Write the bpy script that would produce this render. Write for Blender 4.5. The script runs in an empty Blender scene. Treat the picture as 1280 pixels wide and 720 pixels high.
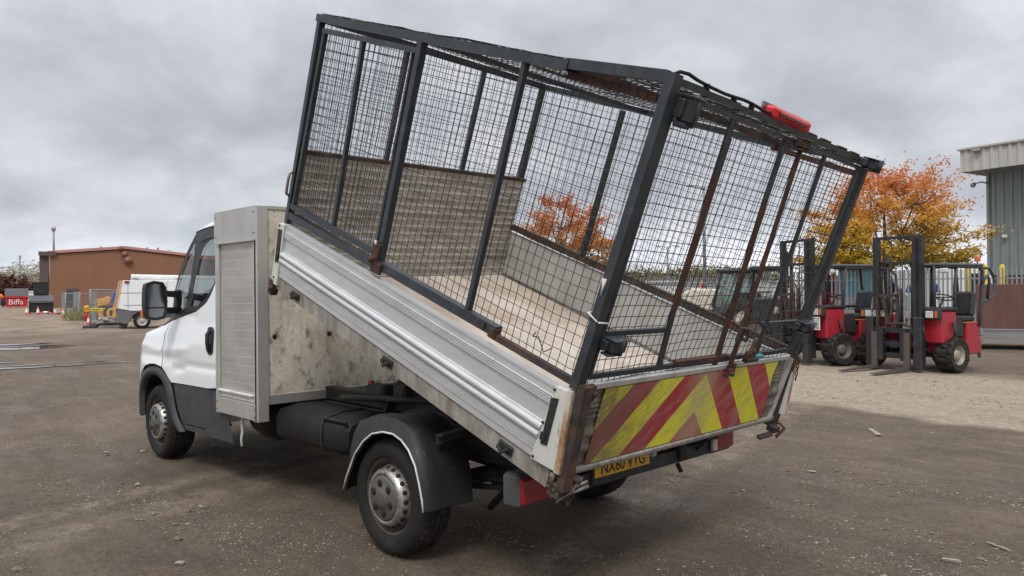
import bpy, bmesh, math, random
import numpy as np
from mathutils import Vector, Matrix
from mathutils.geometry import delaunay_2d_cdt
from mathutils import noise as mnoise
random.seed(7)
R = math.radians
scene = bpy.context.scene
col = scene.collection
# ------------------------------------------------------------ camera
CX, CY, CZ = -3.7859, 3.6288, 1.5701
YAW, PITCH, ROLL, FPX = -0.7733, 0.0047, -0.0086, 950.65
cf = Vector((math.cos(YAW)*math.cos(PITCH), math.sin(YAW)*math.cos(PITCH), math.sin(PITCH)))
r0 = Vector((math.sin(YAW), -math.cos(YAW), 0)); u0 = r0.cross(cf)
cr = math.cos(ROLL)*r0 + math.sin(ROLL)*u0; cu = -math.sin(ROLL)*r0 + math.cos(ROLL)*u0
cam_d = bpy.data.cameras.new('camera'); cam = bpy.data.objects.new('camera', cam_d); col.objects.link(cam)
cam.matrix_world = Matrix(((cr.x, cu.x, -cf.x, CX), (cr.y, cu.y, -cf.y, CY), (cr.z, cu.z, -cf.z, CZ), (0, 0, 0, 1)))
cam_d.sensor_width = 36; cam_d.lens = 36*FPX/1280; cam_d.clip_end = 3000; cam_d.clip_start = 0.05
scene.camera = cam
# ------------------------------------------------------------ sky and sun (overcast)
SUN_EL, SUN_AZ = R(50), R(128)      # azimuth of the sun direction measured from +X
w = bpy.data.worlds.new('World'); scene.world = w; w.use_nodes = True
nt = w.node_tree; nt.nodes.clear()
def N(t, **k):
    n = nt.nodes.new(t)
    for a, b in k.items(): setattr(n, a, b)
    return n
def L(a, b): nt.links.new(a, b)
def M_(op, a, b=None, c=None, clamp=False):
    n = N('ShaderNodeMath', operation=op); n.use_clamp = clamp
    for i, v in enumerate((a, b, c)):
        if v is None: continue
        if isinstance(v, (int, float)): n.inputs[i].default_value = v
        else: L(v, n.inputs[i])
    return n.outputs[0]
def ramp_w(fac, stops):
    n = N('ShaderNodeValToRGB'); L(fac, n.inputs[0]); cr_ = n.color_ramp
    while len(cr_.elements) < len(stops): cr_.elements.new(.5)
    for e, (p, c) in zip(cr_.elements, stops): e.position = p; e.color = (*c, 1)
    return n.outputs[0]
sky = N('ShaderNodeTexSky', sky_type='NISHITA'); sky.sun_disc = False
sky.sun_elevation = SUN_EL; sky.sun_rotation = R(90)-SUN_AZ; sky.dust_density = 2.0
tc = N('ShaderNodeTexCoord'); sep = N('ShaderNodeSeparateXYZ'); L(tc.outputs['Generated'], sep.inputs[0])
zz = M_('MAXIMUM', sep.outputs[2], 0.0)
den = M_('ADD', zz, 0.42)
px = M_('DIVIDE', sep.outputs[0], den); py = M_('DIVIDE', sep.outputs[1], den)
cmb = N('ShaderNodeCombineXYZ'); L(px, cmb.inputs[0]); L(py, cmb.inputs[1])
n1 = N('ShaderNodeTexNoise'); n1.inputs['Scale'].default_value = 3.3; n1.inputs['Detail'].default_value = 9; n1.inputs['Roughness'].default_value = .55; n1.inputs['Distortion'].default_value = .25
L(cmb.outputs[0], n1.inputs['Vector'])
n2 = N('ShaderNodeTexNoise'); n2.inputs['Scale'].default_value = 1.0; n2.inputs['Detail'].default_value = 3
mp = N('ShaderNodeMapping'); mp.inputs['Location'].default_value = (3.1, 7.7, 0); L(cmb.outputs[0], mp.inputs[0]); L(mp.outputs[0], n2.inputs['Vector'])
mixn = M_('ADD', M_('MULTIPLY', n1.outputs[0], .66), M_('MULTIPLY', n2.outputs[0], .34))
SK = 10.0*1.13
cloud = ramp_w(mixn, [(.36, (.355, .38, .425)), (.44, (.42, .445, .49)), (.50, (.475, .497, .54)), (.57, (.555, .572, .61)), (.68, (.67, .685, .715))])
# bright band low over the horizon, brighter thin cloud overhead
hb = N('ShaderNodeValToRGB'); L(zz, hb.inputs[0]); c_ = hb.color_ramp
for _ in range(4): c_.elements.new(.5)
for e, (p, v) in zip(c_.elements, [(0, 1.42), (.045, 1.32), (.10, 1.0), (.2, .92), (.42, 1.1), (.85, 2.7)]): e.position = p; e.color = (v/3, v/3, v/3, 1)
mul = N('ShaderNodeMix', data_type='RGBA', blend_type='MULTIPLY'); mul.inputs[0].default_value = 1
L(cloud, mul.inputs[6]); L(hb.outputs[0], mul.inputs[7])
sc = N('ShaderNodeVectorMath', operation='SCALE'); L(mul.outputs[2], sc.inputs[0]); sc.inputs['Scale'].default_value = 3*SK
gap = M_('MULTIPLY', M_('SUBTRACT', n2.outputs[0], .56, clamp=True), 1.6, clamp=True)
mx = N('ShaderNodeMix', data_type='RGBA'); L(gap, mx.inputs[0]); L(sc.outputs[0], mx.inputs[6]); L(sky.outputs[0], mx.inputs[7])
bg = N('ShaderNodeBackground'); bg.inputs[1].default_value = .1; L(mx.outputs[2], bg.inputs[0])
wo = N('ShaderNodeOutputWorld'); L(bg.outputs[0], wo.inputs[0])
sd = bpy.data.lights.new('sun', 'SUN'); sun = bpy.data.objects.new('sun', sd); col.objects.link(sun)
sd.energy = 1.6; sd.angle = R(14); sd.color = (1, .97, .92)
sdir = Vector((math.cos(SUN_EL)*math.cos(SUN_AZ), math.cos(SUN_EL)*math.sin(SUN_AZ), math.sin(SUN_EL)))
sun.rotation_euler = sdir.to_track_quat('Z', 'Y').to_euler()
scene.view_settings.view_transform = 'Standard'; scene.view_settings.look = 'None'
scene.view_settings.exposure = 0.18; scene.view_settings.gamma = 1; scene.view_settings.use_curve_mapping = False
scene.render.engine = 'CYCLES'
scene.cycles.transparent_max_bounces = 24
# ------------------------------------------------------------ materials
MATS = {}
def mat(name, base, rough=.6, metal=0.0, var=.12, vs=6.0, dirt=None, da=.0, ds=3.0, dst=(1, 1, 1), dlo=.45, dhi=.7, bump=0.0, bs=40.0, coat=0.0, spec=.5, emis=None, dirt2=None, spots=None):
    """painted or raw surface: base colour with soft variation, streaky dirt, small pits and bump"""
    if name in MATS: return MATS[name]
    m = bpy.data.materials.new(name); m.use_nodes = True; t = m.node_tree; nd = t.nodes; lk = t.links
    p = nd['Principled BSDF']
    p.inputs['Roughness'].default_value = rough; p.inputs['Metallic'].default_value = metal
    p.inputs['Coat Weight'].default_value = coat; p.inputs['Specular IOR Level'].default_value = spec
    tco = nd.new('ShaderNodeTexCoord')
    def nz(scale, detail=4, st=(1, 1, 1), rg=.55):
        mpp = nd.new('ShaderNodeMapping'); mpp.inputs['Scale'].default_value = st; lk.new(tco.outputs['Object'], mpp.inputs[0])
        n = nd.new('ShaderNodeTexNoise'); n.inputs['Scale'].default_value = scale; n.inputs['Detail'].default_value = detail; n.inputs['Roughness'].default_value = rg
        lk.new(mpp.outputs[0], n.inputs['Vector']); return n.outputs[0]
    def rmp(f, lo, hi):
        r = nd.new('ShaderNodeMapRange'); r.inputs['From Min'].default_value = lo; r.inputs['From Max'].default_value = hi; lk.new(f, r.inputs[0]); return r.outputs[0]
    def mixc(f, a, b, amt=1.0):
        mu = nd.new('ShaderNodeMath'); mu.operation = 'MULTIPLY'; mu.inputs[1].default_value = amt; lk.new(f, mu.inputs[0])
        x = nd.new('ShaderNodeMix'); x.data_type = 'RGBA'; lk.new(mu.outputs[0], x.inputs[0])
        for s, v in ((6, a), (7, b)):
            if isinstance(v, tuple): x.inputs[s].default_value = (*v, 1)
            else: lk.new(v, x.inputs[s])
        return x.outputs[2]
    c = mixc(rmp(nz(vs), .3, .7), tuple(v*(1-var) for v in base), tuple(min(1, v*(1+var)) for v in base))
    if dirt: c = mixc(rmp(nz(ds, 7, dst, .65), dlo, dhi), c, dirt, da)
    if dirt2: c = mixc(rmp(nz(dirt2[1], 6, dirt2[2], .7), dirt2[3], dirt2[4]), c, dirt2[0], dirt2[5])
    if spots:
        c = mixc(rmp(nz(spots[1], 3, (1, 1, 1), .8), spots[2], spots[2]+.06), c, spots[0], .85)
    lk.new(c, p.inputs['Base Color'])
    rr = nd.new('ShaderNodeMapRange'); rr.inputs['To Min'].default_value = max(0, rough-.1); rr.inputs['To Max'].default_value = min(1, rough+.12); lk.new(nz(vs*3), rr.inputs[0]); lk.new(rr.outputs[0], p.inputs['Roughness'])
    if bump:
        b = nd.new('ShaderNodeBump'); b.inputs['Strength'].default_value = bump; b.inputs['Distance'].default_value = .01
        lk.new(nz(bs, 5), b.inputs['Height']); lk.new(b.outputs[0], p.inputs['Normal'])
    if emis: p.inputs['Emission Color'].default_value = (*emis[0], 1); p.inputs['Emission Strength'].default_value = emis[1]
    MATS[name] = m; return m
def glassmat(name, tint, refl=.12):
    if name in MATS: return MATS[name]
    m = bpy.data.materials.new(name); m.use_nodes = True; t = m.node_tree; nd = t.nodes; lk = t.links; nd.clear()
    o = nd.new('ShaderNodeOutputMaterial'); tr = nd.new('ShaderNodeBsdfTransparent'); tr.inputs[0].default_value = (*tint, 1)
    g = nd.new('ShaderNodeBsdfGlossy'); g.inputs['Roughness'].default_value = .02
    fr = nd.new('ShaderNodeLayerWeight'); fr.inputs[0].default_value = .5; pw = nd.new('ShaderNodeMath'); pw.operation = 'POWER'; pw.inputs[1].default_value = 4; lk.new(fr.outputs['Facing'], pw.inputs[0])
    ad = nd.new('ShaderNodeMath'); ad.operation = 'MULTIPLY_ADD'; ad.inputs[1].default_value = .65; ad.inputs[2].default_value = .04+refl*.3; lk.new(pw.outputs[0], ad.inputs[0])
    x = nd.new('ShaderNodeMixShader'); lk.new(ad.outputs[0], x.inputs[0]); lk.new(tr.outputs[0], x.inputs[1]); lk.new(g.outputs[0], x.inputs[2]); lk.new(x.outputs[0], o.inputs[0])
    MATS[name] = m; return m
MUD = (.13, .105, .08)
BROWN = (.10, .045, .022)
white_paint = mat('white_paint', (.80, .82, .82), .25, coat=.5, var=.0, vs=1, dirt=(.6, .58, .54), da=.14, ds=.9, dlo=.5, dhi=.85)
black_plastic = mat('black_plastic', (.016, .0165, .017), .5, spec=.35, var=.2, dirt=(.06, .055, .05), da=.5, ds=5, dlo=.4, dhi=.8, bump=.1, bs=200)
arch_plastic = mat('grey_plastic', (.045, .048, .052), .55, spec=.3, var=.15, dirt=(.10, .09, .08), da=.35, ds=4)
gap_dark = mat('part_and_shade_black', (.006, .006, .007), .8)  # black parts, and the shade painted into holes and panel gaps
galv_side = mat('aluminium_dull', (.53, .52, .49), .42, .55, var=.06, vs=3, dirt=(.30, .28, .25), da=.45, ds=3.5, dst=(1, 1, .4), dlo=.42, dhi=.75, dirt2=((.12, .10, .08), 26, (1, 1, .3), .6, .75, .5), bump=.03, bs=30)
shutter_m = mat('aluminium_shutter', (.50, .485, .45), .45, .5, var=.07, vs=5, dirt=(.26, .24, .21), da=.5, ds=5, dst=(.4, .4, 1), dirt2=((.14, .12, .10), 40, (1, 1, .4), .6, .72, .5), bump=.03)
box_rear = mat('stained_cream_panel', (.74, .68, .56), .6, 0, var=.08, vs=2.5, dirt=(.30, .25, .18), da=.85, ds=2.6, dst=(1.6, 1.6, .8), dlo=.42, dhi=.70, dirt2=((.085, .068, .048), 11, (1, 1, .7), .53, .66, .75), spots=((.03, .028, .024), 60, .62), bump=.05)
drop_white = mat('dropside_aluminium', (.60, .605, .60), .36, .40, var=.03, vs=2, dirt=(.42, .41, .39), da=.5, ds=4, dst=(1, 1, 4), dlo=.42, dhi=.75, dirt2=((.2, .17, .14), 22, (1, 1, .5), .63, .78, .55), bump=.015)
cap_white = mat('worn_cream_cap', (.60, .59, .54), .45, .1, var=.05, dirt=(.30, .17, .08), da=.7, ds=6, dst=(1.5, 1.5, .6), dlo=.55, dhi=.75, dirt2=((.18, .15, .12), 30, (1, 1, .4), .58, .7, .6))
bed_rail = mat('mud_streaked_steel', (.34, .315, .28), .75, .1, var=.15, vs=8, dirt=(.15, .12, .095), da=.8, ds=16, dst=(1, 1, .18), dlo=.38, dhi=.66, dirt2=((.06, .05, .04), 40, (1, 1, .3), .6, .7, .6), bump=.15, bs=90)
cage_paint = mat('dark_grey_cage_paint', (.036, .043, .05), .42, .2, var=.2, vs=9, dirt=(.10, .095, .09), da=.5, ds=14, dlo=.5, dhi=.75, dirt2=((.16, .06, .025), 12, (1, 1, 1), .67, .72, .9), bump=.06, bs=120)
rust = mat('flaking_rust', (.085, .034, .020), .8, .1, var=.45, vs=18, dirt=(.035, .03, .03), da=.85, ds=9, dlo=.5, dhi=.6, dirt2=((.19, .07, .03), 45, (1, 1, 1), .58, .7, .6), bump=.35, bs=120)
rust_dark = mat('rusty_dark_steel', (.045, .036, .031), .75, .2, var=.4, vs=15, dirt=(.13, .058, .03), da=.75, ds=9, dlo=.47, dhi=.62, bump=.25, bs=100)
wire_m = mat('galvanised_wire_dark', (.03, .029, .028), .55, .3, var=.25, vs=6, dirt=(.14, .10, .075), da=.6, ds=6, dlo=.5, dhi=.62)
floor_worn = mat('worn_bed_floor', (.60, .52, .435), .6, .0, var=.08, vs=2.2, dirt=(.38, .27, .19), da=.85, ds=2.4, dst=(.6, 1.6, 1), dlo=.42, dhi=.66, dirt2=((.42, .17, .10), 7, (1, 1, 1), .62, .72, .55), spots=((.12, .09, .07), 30, .64), bump=.1)
inner_side = mat('inner_dropside_grey', (.46, .46, .44), .5, .15, var=.06, dirt=(.26, .23, .19), da=.6, ds=5, dst=(1, 1, .7), dlo=.45, dhi=.72, dirt2=((.12, .09, .07), 45, (1, 1, 1), .62, .7, .5))
board_m = mat('weathered_headboard', (.47, .44, .39), .7, .15, var=.18, vs=7, dirt=(.20, .17, .14), da=.7, ds=6, dst=(1, .25, 2.4), dlo=.42, dhi=.66, bump=.15, bs=60)
chassis_m = mat('chassis_grime', (.022, .021, .02), .72, .1, var=.25, dirt=(.07, .058, .046), da=.7, ds=6, dlo=.42, dhi=.72, bump=.2, bs=50)
tank_m = mat('tank_plastic', (.013, .0125, .012), .6, 0, spec=.25, var=.2, dirt=(.03, .026, .022), da=.7, ds=4, dlo=.4, dhi=.75)
guard_m = mat('mudguard_plastic', (.020, .0202, .0205), .5, 0, spec=.3, var=.15, dirt=(.055, .05, .044), da=.6, ds=5, dst=(1, 1, .5), dlo=.45, dhi=.78, bump=.04, dirt2=((.16, .155, .145), 28, (1, 1, .4), .62, .70, .7))
white_trim = mat('white_trim', (.68, .67, .63), .5, var=.05, dirt=(.2, .18, .15), da=.6, ds=14)
rubber = mat('tyre_rubber', (.014, .0135, .013), .8, 0, spec=.3, var=.15, vs=12, dirt=(.042, .034, .027), da=.65, ds=5, dlo=.44, dhi=.75, bump=.1, bs=120)
tread_mat = mat('tyre_tread_mud', (.015, .014, .013), .85, 0, spec=.3, var=.2, vs=20, dirt=(.055, .044, .034), da=.8, ds=12, dlo=.42, dhi=.65, bump=.2, bs=160)
rim_m = mat('rim_brake_dust', (.09, .068, .055), .6, .35, var=.3, vs=10, dirt=(.035, .028, .024), da=.7, ds=8)
hub_silver = mat('hub_scuffed_silver', (.45, .43, .40), .38, .7, var=.15, vs=10, dirt=(.12, .085, .06), da=.8, ds=20, dlo=.45, dhi=.65)
hub_grey = mat('hub_cap_grey', (.095, .092, .088), .55, .1, var=.12, dirt=(.07, .06, .05), da=.6, ds=12)
red_lens = mat('red_lens', (.24, .008, .014), .25, 0, var=.12, coat=.4, dirt=(.12, .03, .03), da=.4, ds=14)
red_lens_bright = mat('red_lens_bright', (.66, .02, .03), .3, 0, var=.08)
clear_lens = mat('clear_lens', (.55, .53, .5), .25, 0, coat=.4, dirt=(.2, .15, .12), da=.5, ds=20)
amber_lens = mat('amber_lens', (.45, .10, .02), .25, coat=.4)
plate_yellow = mat('plate_yellow', (.72, .42, .02), .35, var=.05, dirt=(.3, .2, .08), da=.5, ds=20)
ink = mat('black_lettering', (.01, .01, .01), .5)
mirror_glass = mat('mirror_glass', (.20, .21, .22), .04, 1.0, var=.02)
win_glass = glassmat('window_glass', (.58, .63, .62)); screen_glass = glassmat('windscreen_glass', (.62, .68, .68), .2)
seat_m = mat('seat_cloth', (.02, .022, .025), .8); bare = mat('bare_steel', (.36, .35, .33), .4, .8, var=.2, dirt=(.2, .1, .05), da=.5, ds=12)
# ------------------------------------------------------------ mesh helpers
class MB:
    def __init__(s): s.v = []; s.f = []; s.mi = []; s.ms = []; s.sm = []
    def m(s, mt):
        if mt is None: return 0
        if mt not in s.ms: s.ms.append(mt)
        return s.ms.index(mt)
    def add(s, vs, fs, mt=None, smooth=False):
        o = len(s.v); s.v += [tuple(v) for v in vs]; k = s.m(mt)
        for f in fs: s.f.append(tuple(i+o for i in f)); s.mi.append(k); s.sm.append(smooth)
    def hexa(s, p, mt=None):      # 8 corners: bottom loop 0-3, top loop 4-7
        s.add(p, [(0, 3, 2, 1), (4, 5, 6, 7), (0, 1, 5, 4), (1, 2, 6, 5), (2, 3, 7, 6), (3, 0, 4, 7)], mt)
    def box(s, c, d, mt=None, rot=None, bev=0.0):
        hx, hy, hz = d[0]/2, d[1]/2, d[2]/2
        if bev:
            b = min(bev, hx*.9, hy*.9, hz*.9); vs = []; idx = {}
            for sx in (-1, 1):
                for sy in (-1, 1):
                    for sz in (-1, 1):
                        for a in range(3):
                            q = [sx*hx, sy*hy, sz*hz]
                            for k in range(3):
                                if k != a: q[k] -= (sx, sy, sz)[k]*b
                            idx[(sx, sy, sz, a)] = len(vs); vs.append(Vector(q))
            fs = []
            for a in range(3):
                o1, o2 = (a+1) % 3, (a+2) % 3
                for sg in (-1, 1):
                    lp = []
                    for p1, p2 in ((-1, -1), (1, -1), (1, 1), (-1, 1)):
                        k = [0, 0, 0]; k[a] = sg; k[o1] = p1; k[o2] = p2; lp.append(idx[(*k, a)])
                    fs.append(lp if sg > 0 else lp[::-1])
                for p1 in (-1, 1):
                    for p2 in (-1, 1):
                        k0 = [0, 0, 0]; k0[a] = -1; k0[o1] = p1; k0[o2] = p2; k1 = list(k0); k1[a] = 1
                        fs.append([idx[(*k0, o1)], idx[(*k1, o1)], idx[(*k1, o2)], idx[(*k0, o2)]])
            for sx in (-1, 1):
                for sy in (-1, 1):
                    for sz in (-1, 1): fs.append([idx[(sx, sy, sz, a)] for a in range(3)])
        else:
            vs = [Vector((x*hx, y*hy, z*hz)) for z in (-1, 1) for x, y in ((-1, -1), (1, -1), (1, 1), (-1, 1))]
            fs = [(0, 3, 2, 1), (4, 5, 6, 7), (0, 1, 5, 4), (1, 2, 6, 5), (2, 3, 7, 6), (3, 0, 4, 7)]
        if rot is not None: vs = [rot @ v for v in vs]
        s.add([v+Vector(c) for v in vs], fs, mt)
    def bar(s, p0, p1, wd, hd=None, up=(0, 0, 1), mt=None):
        """rectangular bar between two points"""
        p0 = Vector(p0); p1 = Vector(p1); hd = wd if hd is None else hd
        d = (p1-p0).normalized(); up = Vector(up); a = d.cross(up)
        if a.length < 1e-4: a = d.cross(Vector((1, 0, 0)))
        a.normalize(); b = a.cross(d).normalized()
        q = [p0+a*sx*wd/2+b*sy*hd/2 for sx, sy in ((-1, -1), (1, -1), (1, 1), (-1, 1))]
        s.hexa(q+[v+(p1-p0) for v in q], mt)
    def tube(s, pts, r, n=10, mt=None, caps=True, smooth=True):
        pts = [Vector(p) for p in pts]; rr = r if isinstance(r, (list, tuple)) else [r]*len(pts)
        d0 = (pts[1]-pts[0]).normalized(); a = d0.cross(Vector((0, 0, 1)))
        if a.length < 1e-3: a = d0.cross(Vector((1, 0, 0)))
        a.normalize(); vs = []
        for i, p in enumerate(pts):
            d = ((pts[min(i+1, len(pts)-1)]-pts[max(i-1, 0)])).normalized()
            a = (a-d*a.dot(d)).normalized(); b = d.cross(a)
            for k in range(n):
                t = 2*math.pi*k/n; vs.append(p+(a*math.cos(t)+b*math.sin(t))*rr[i])
        fs = [(i*n+k, i*n+(k+1) % n, (i+1)*n+(k+1) % n, (i+1)*n+k) for i in range(len(pts)-1) for k in range(n)]
        if caps: fs += [tuple(range(n))[::-1], tuple((len(pts)-1)*n+k for k in range(n))]
        s.add(vs, fs, mt, smooth)
    def lathe(s, prof, c, axis, n=40, mt=None, smooth=True, mats=None):
        """prof: (radius, offset along axis)"""
        ax = Vector(axis).normalized(); a = ax.cross(Vector((0, 0, 1)))
        if a.length < 1e-3: a = ax.cross(Vector((1, 0, 0)))
        a.normalize(); b = ax.cross(a); c = Vector(c); vs = []
        for r, o in prof:
            for k in range(n):
                t = 2*math.pi*k/n; vs.append(c+ax*o+(a*math.cos(t)+b*math.sin(t))*r)
        for i in range(len(prof)-1):
            fs = [(i*n+k, (i+1)*n+k, (i+1)*n+(k+1) % n, i*n+(k+1) % n) for k in range(n)]
            if i == 0: s.add(vs, fs, mats[i] if mats else mt, smooth); base = len(s.v)-len(vs)
            else:
                k_ = s.m(mats[i] if mats else mt)
                for f in fs: s.f.append(tuple(q+base for q in f)); s.mi.append(k_); s.sm.append(smooth)
    def prism(s, poly, ex, mt=None):
        n = len(poly); p = [Vector(q) for q in poly]; e = Vector(ex)
        s.add(p+[q+e for q in p], [tuple(range(n))[::-1], tuple(range(n, 2*n))]+[(k, (k+1) % n, n+(k+1) % n, n+k) for k in range(n)], mt)
    def grid(s, P, mt=None, smooth=True, close=False):
        """P: rows of points"""
        m_ = len(P[0]); vs = [q for row in P for q in row]
        fs = [(i*m_+j, i*m_+j+1, (i+1)*m_+j+1, (i+1)*m_+j) for i in range(len(P)-1) for j in range(m_-1)]
        s.add(vs, fs, mt, smooth)
    def build(s, name, m=None, parent=None, label=None, bevel=0.0, recalc=True, xf=None):
        me = bpy.data.meshes.new(name)
        vs = [tuple(xf(v)) for v in s.v] if xf else s.v
        me.from_pydata(vs, [], s.f)
        for i, mt in enumerate(s.ms or []): me.materials.append(mt)
        if not s.ms and m: me.materials.append(m)
        elif s.ms and m and None in s.ms: pass
        me.polygons.foreach_set('material_index', s.mi if s.ms else [0]*len(s.f)); me.polygons.foreach_set('use_smooth', s.sm)
        if recalc:
            bm = bmesh.new(); bm.from_mesh(me); bmesh.ops.recalc_face_normals(bm, faces=bm.faces); bm.to_mesh(me); bm.free()
        me.update()
        o = bpy.data.objects.new(name, me); col.objects.link(o)
        if parent is not None: o.parent = parent
        if label: o['label'] = label
        if bevel:
            b = o.modifiers.new('bevel', 'BEVEL'); b.width = bevel; b.segments = 2; b.limit_method = 'ANGLE'; b.angle_limit = R(40)
        return o
def tag(o, label, cat, group=None, kind=None):
    o['label'] = label; o['category'] = cat
    if group: o['group'] = group
    if kind: o['kind'] = kind
    return o
def empty(name, loc, rz=0.0, label=None, cat=None, group=None):
    o = bpy.data.objects.new(name, None); col.objects.link(o); o.location = loc; o.rotation_euler = (0, 0, rz); o.empty_display_size = .2
    if label: tag(o, label, cat, group)
    return o
def structure(o): o['kind'] = 'structure'; return o
def kids(o): return [c for c in bpy.data.objects if c.parent == o]
def copy_tree(o, parent=None):
    c = o.copy(); col.objects.link(c)
    if parent is not None: c.parent = parent
    for ch in kids(o): copy_tree(ch, c)
    return c
def ray(x, y): return cf + cr*((x-640)/FPX) - cu*((y-360)/FPX)
C0 = Vector((CX, CY, CZ))
def gp(x, y):                       # ground point seen at a place of the photo
    d = ray(x, y); return C0 + d*(-CZ/d.z)
def gd(x, depth):                   # ground point in that direction at a given distance
    p = C0 + ray(x, 365)*depth; return Vector((p.x, p.y, 0))
def facing(p): return math.atan2(p.y-CY, p.x-CX) - math.pi/2      # rotation whose local +Y points away from the viewpoint
def text(s, name, size, mt, parent, loc, rot, ext=.002, align='CENTER', sx=1.0):
    c = bpy.data.curves.new(name, 'FONT'); c.body = s; c.size = size; c.extrude = ext; c.align_x = align; c.align_y = 'CENTER'
    c.materials.append(mt); t_ = bpy.data.objects.new(name, c); me = bpy.data.meshes.new_from_object(t_); bpy.data.objects.remove(t_); me.name = name
    o = bpy.data.objects.new(name, me); col.objects.link(o); o.parent = parent
    o.matrix_local = Matrix.Translation(loc) @ rot.to_4x4() @ Matrix.Diagonal((sx, 1, 1, 1)); return o
# ============================================================ GROUND
def ground_material():
    m = bpy.data.materials.new('compacted_dirt'); m.use_nodes = True; t = m.node_tree; nd = t.nodes; lk = t.links; p = nd['Principled BSDF']
    tco = nd.new('ShaderNodeTexCoord')
    def nz(scale, detail=5, st=(1, 1, 1), rot=0, rg=.55, loc=(0, 0, 0)):
        a = nd.new('ShaderNodeMapping'); a.inputs['Rotation'].default_value = (0, 0, rot); lk.new(tco.outputs['Object'], a.inputs[0])
        b = nd.new('ShaderNodeMapping'); b.inputs['Scale'].default_value = st; b.inputs['Location'].default_value = loc; lk.new(a.outputs[0], b.inputs[0])
        n = nd.new('ShaderNodeTexNoise'); n.inputs['Scale'].default_value = scale; n.inputs['Detail'].default_value = detail; n.inputs['Roughness'].default_value = rg
        lk.new(b.outputs[0], n.inputs['Vector']); return n.outputs[0]
    def rg_(f, a, b, c=0, d=1):
        r = nd.new('ShaderNodeMapRange'); r.inputs[1].default_value = a; r.inputs[2].default_value = b; r.inputs[3].default_value = c; r.inputs[4].default_value = d; lk.new(f, r.inputs[0]); return r.outputs[0]
    def ma(op, a, b, cl=False):
        n = nd.new('ShaderNodeMath'); n.operation = op; n.use_clamp = cl
        for i, v in enumerate((a, b)):
            if isinstance(v, (int, float)): n.inputs[i].default_value = v
            else: lk.new(v, n.inputs[i])
        return n.outputs[0]
    def mx(f, a, b):
        x = nd.new('ShaderNodeMix'); x.data_type = 'RGBA'; lk.new(f, x.inputs[0])
        for s, v in ((6, a), (7, b)):
            if isinstance(v, tuple): x.inputs[s].default_value = (*v, 1)
            else: lk.new(v, x.inputs[s])
        return x.outputs[2]
    sp = nd.new('ShaderNodeSeparateXYZ'); lk.new(tco.outputs['Object'], sp.inputs[0]); X, Y = sp.outputs[0], sp.outputs[1]
    sc_ = nz(.62, 7, rg=.68, loc=(2, 8, 0))
    big = nz(.35, 4); med = nz(1.7, 6, loc=(4, 2, 0)); fine = nz(38, 8, rg=.78); grit = nz(120, 4, rg=.85); midn = nz(11, 8, rg=.82, loc=(5, 1, 0))
    streak = nz(.55, 6, (1, 6, 1), R(4), .6)
    streak2 = nz(.8, 6, (1, 5, 1), R(-38), .6, (7, 3, 0))
    c = mx(rg_(med, .30, .70), (.112, .084, .061), (.178, .136, .099))
    c = mx(ma('MULTIPLY', rg_(streak, .5, .72), .6), c, (.25, .20, .152))
    c = mx(ma('MULTIPLY', rg_(streak2, .53, .7), .3), c, (.066, .052, .041))
    c = mx(ma('MULTIPLY', rg_(big, .42, .62), .2), c, (.075, .060, .048))
    c = mx(ma('MULTIPLY', rg_(sc_, .53, .64), .38), c, (.25, .20, .155))
    c = mx(ma('MULTIPLY', rg_(sc_, .46, .36), .3), c, (.07, .053, .042))
    # two pale gritty wheel ruts crossing in front of the truck's side
    for off, wdt in ((2.02, .16), (2.62, .11), (-1.0, .10)):
        ln = ma('ADD', ma('SUBTRACT', X, off), ma('MULTIPLY', ma('SUBTRACT', Y, 1.6), .23))
        ln = ma('ABSOLUTE', ma('ADD', ln, ma('MULTIPLY', ma('SUBTRACT', nz(1.2, 6, rg=.7), .5), .5)), 0)
        c = mx(ma('MULTIPLY', ma('MULTIPLY', rg_(ln, wdt+.12, wdt*.3), rg_(nz(5, 7, rg=.75, loc=(off, 0, 0)), .42, .6)), .8), c, (.34, .28, .215))
        ln2 = ma('ABSOLUTE', ma('SUBTRACT', ln, wdt+.22), 0)
        c = mx(ma('MULTIPLY', rg_(ln2, .10, .02), .2), c, (.058, .044, .034))
    # pale crushed-stone area to the right of the truck
    line = ma('ADD', ma('MULTIPLY', X, -.237), ma('MULTIPLY', Y, -.971))           # distance towards the forklifts
    wob = ma('MULTIPLY', ma('SUBTRACT', nz(.7, 6), .5), 1.6)
    line = ma('ADD', line, wob)
    gm = ma('MULTIPLY', rg_(line, 6.1, 6.35), rg_(line, 12.1, 11.0))
    gm = ma('MULTIPLY', gm, rg_(ma('ADD', X, wob), 10, 6))
    gcol = mx(rg_(nz(9, 7, rg=.75), .35, .65), (.34, .29, .225), (.53, .46, .37))
    gcol = mx(ma('MULTIPLY', rg_(nz(.9, 5, (1, 3, 1), R(14)), .5, .68), .45), gcol, (.26, .215, .17))
    c = mx(ma('MULTIPLY', gm, rg_(nz(3, 6, rg=.7), .22, .42)), c, gcol)
    # tan dry ground far to the left
    far = rg_(ma('ADD', X, ma('MULTIPLY', ma('SUBTRACT', nz(.16, 5), .5), 22)), 24, 36)
    c = mx(ma('MULTIPLY', far, rg_(nz(.25, 6, (1, 3.2, 1), R(20)), .36, .6, .25, 1)), c, (.33, .265, .20))
    # small light stones pressed in, dark specks
    vor = nd.new('ShaderNodeTexVoronoi'); vor.inputs['Scale'].default_value = 70; vor.inputs['Randomness'].default_value = 1; lk.new(tco.outputs['Object'], vor.inputs['Vector'])
    sel = nd.new('ShaderNodeSeparateColor'); lk.new(vor.outputs['Color'], sel.inputs[0])
    st = ma('MULTIPLY', rg_(vor.outputs['Distance'], .32, .24), rg_(sel.outputs[0], .80, .84))
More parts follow.
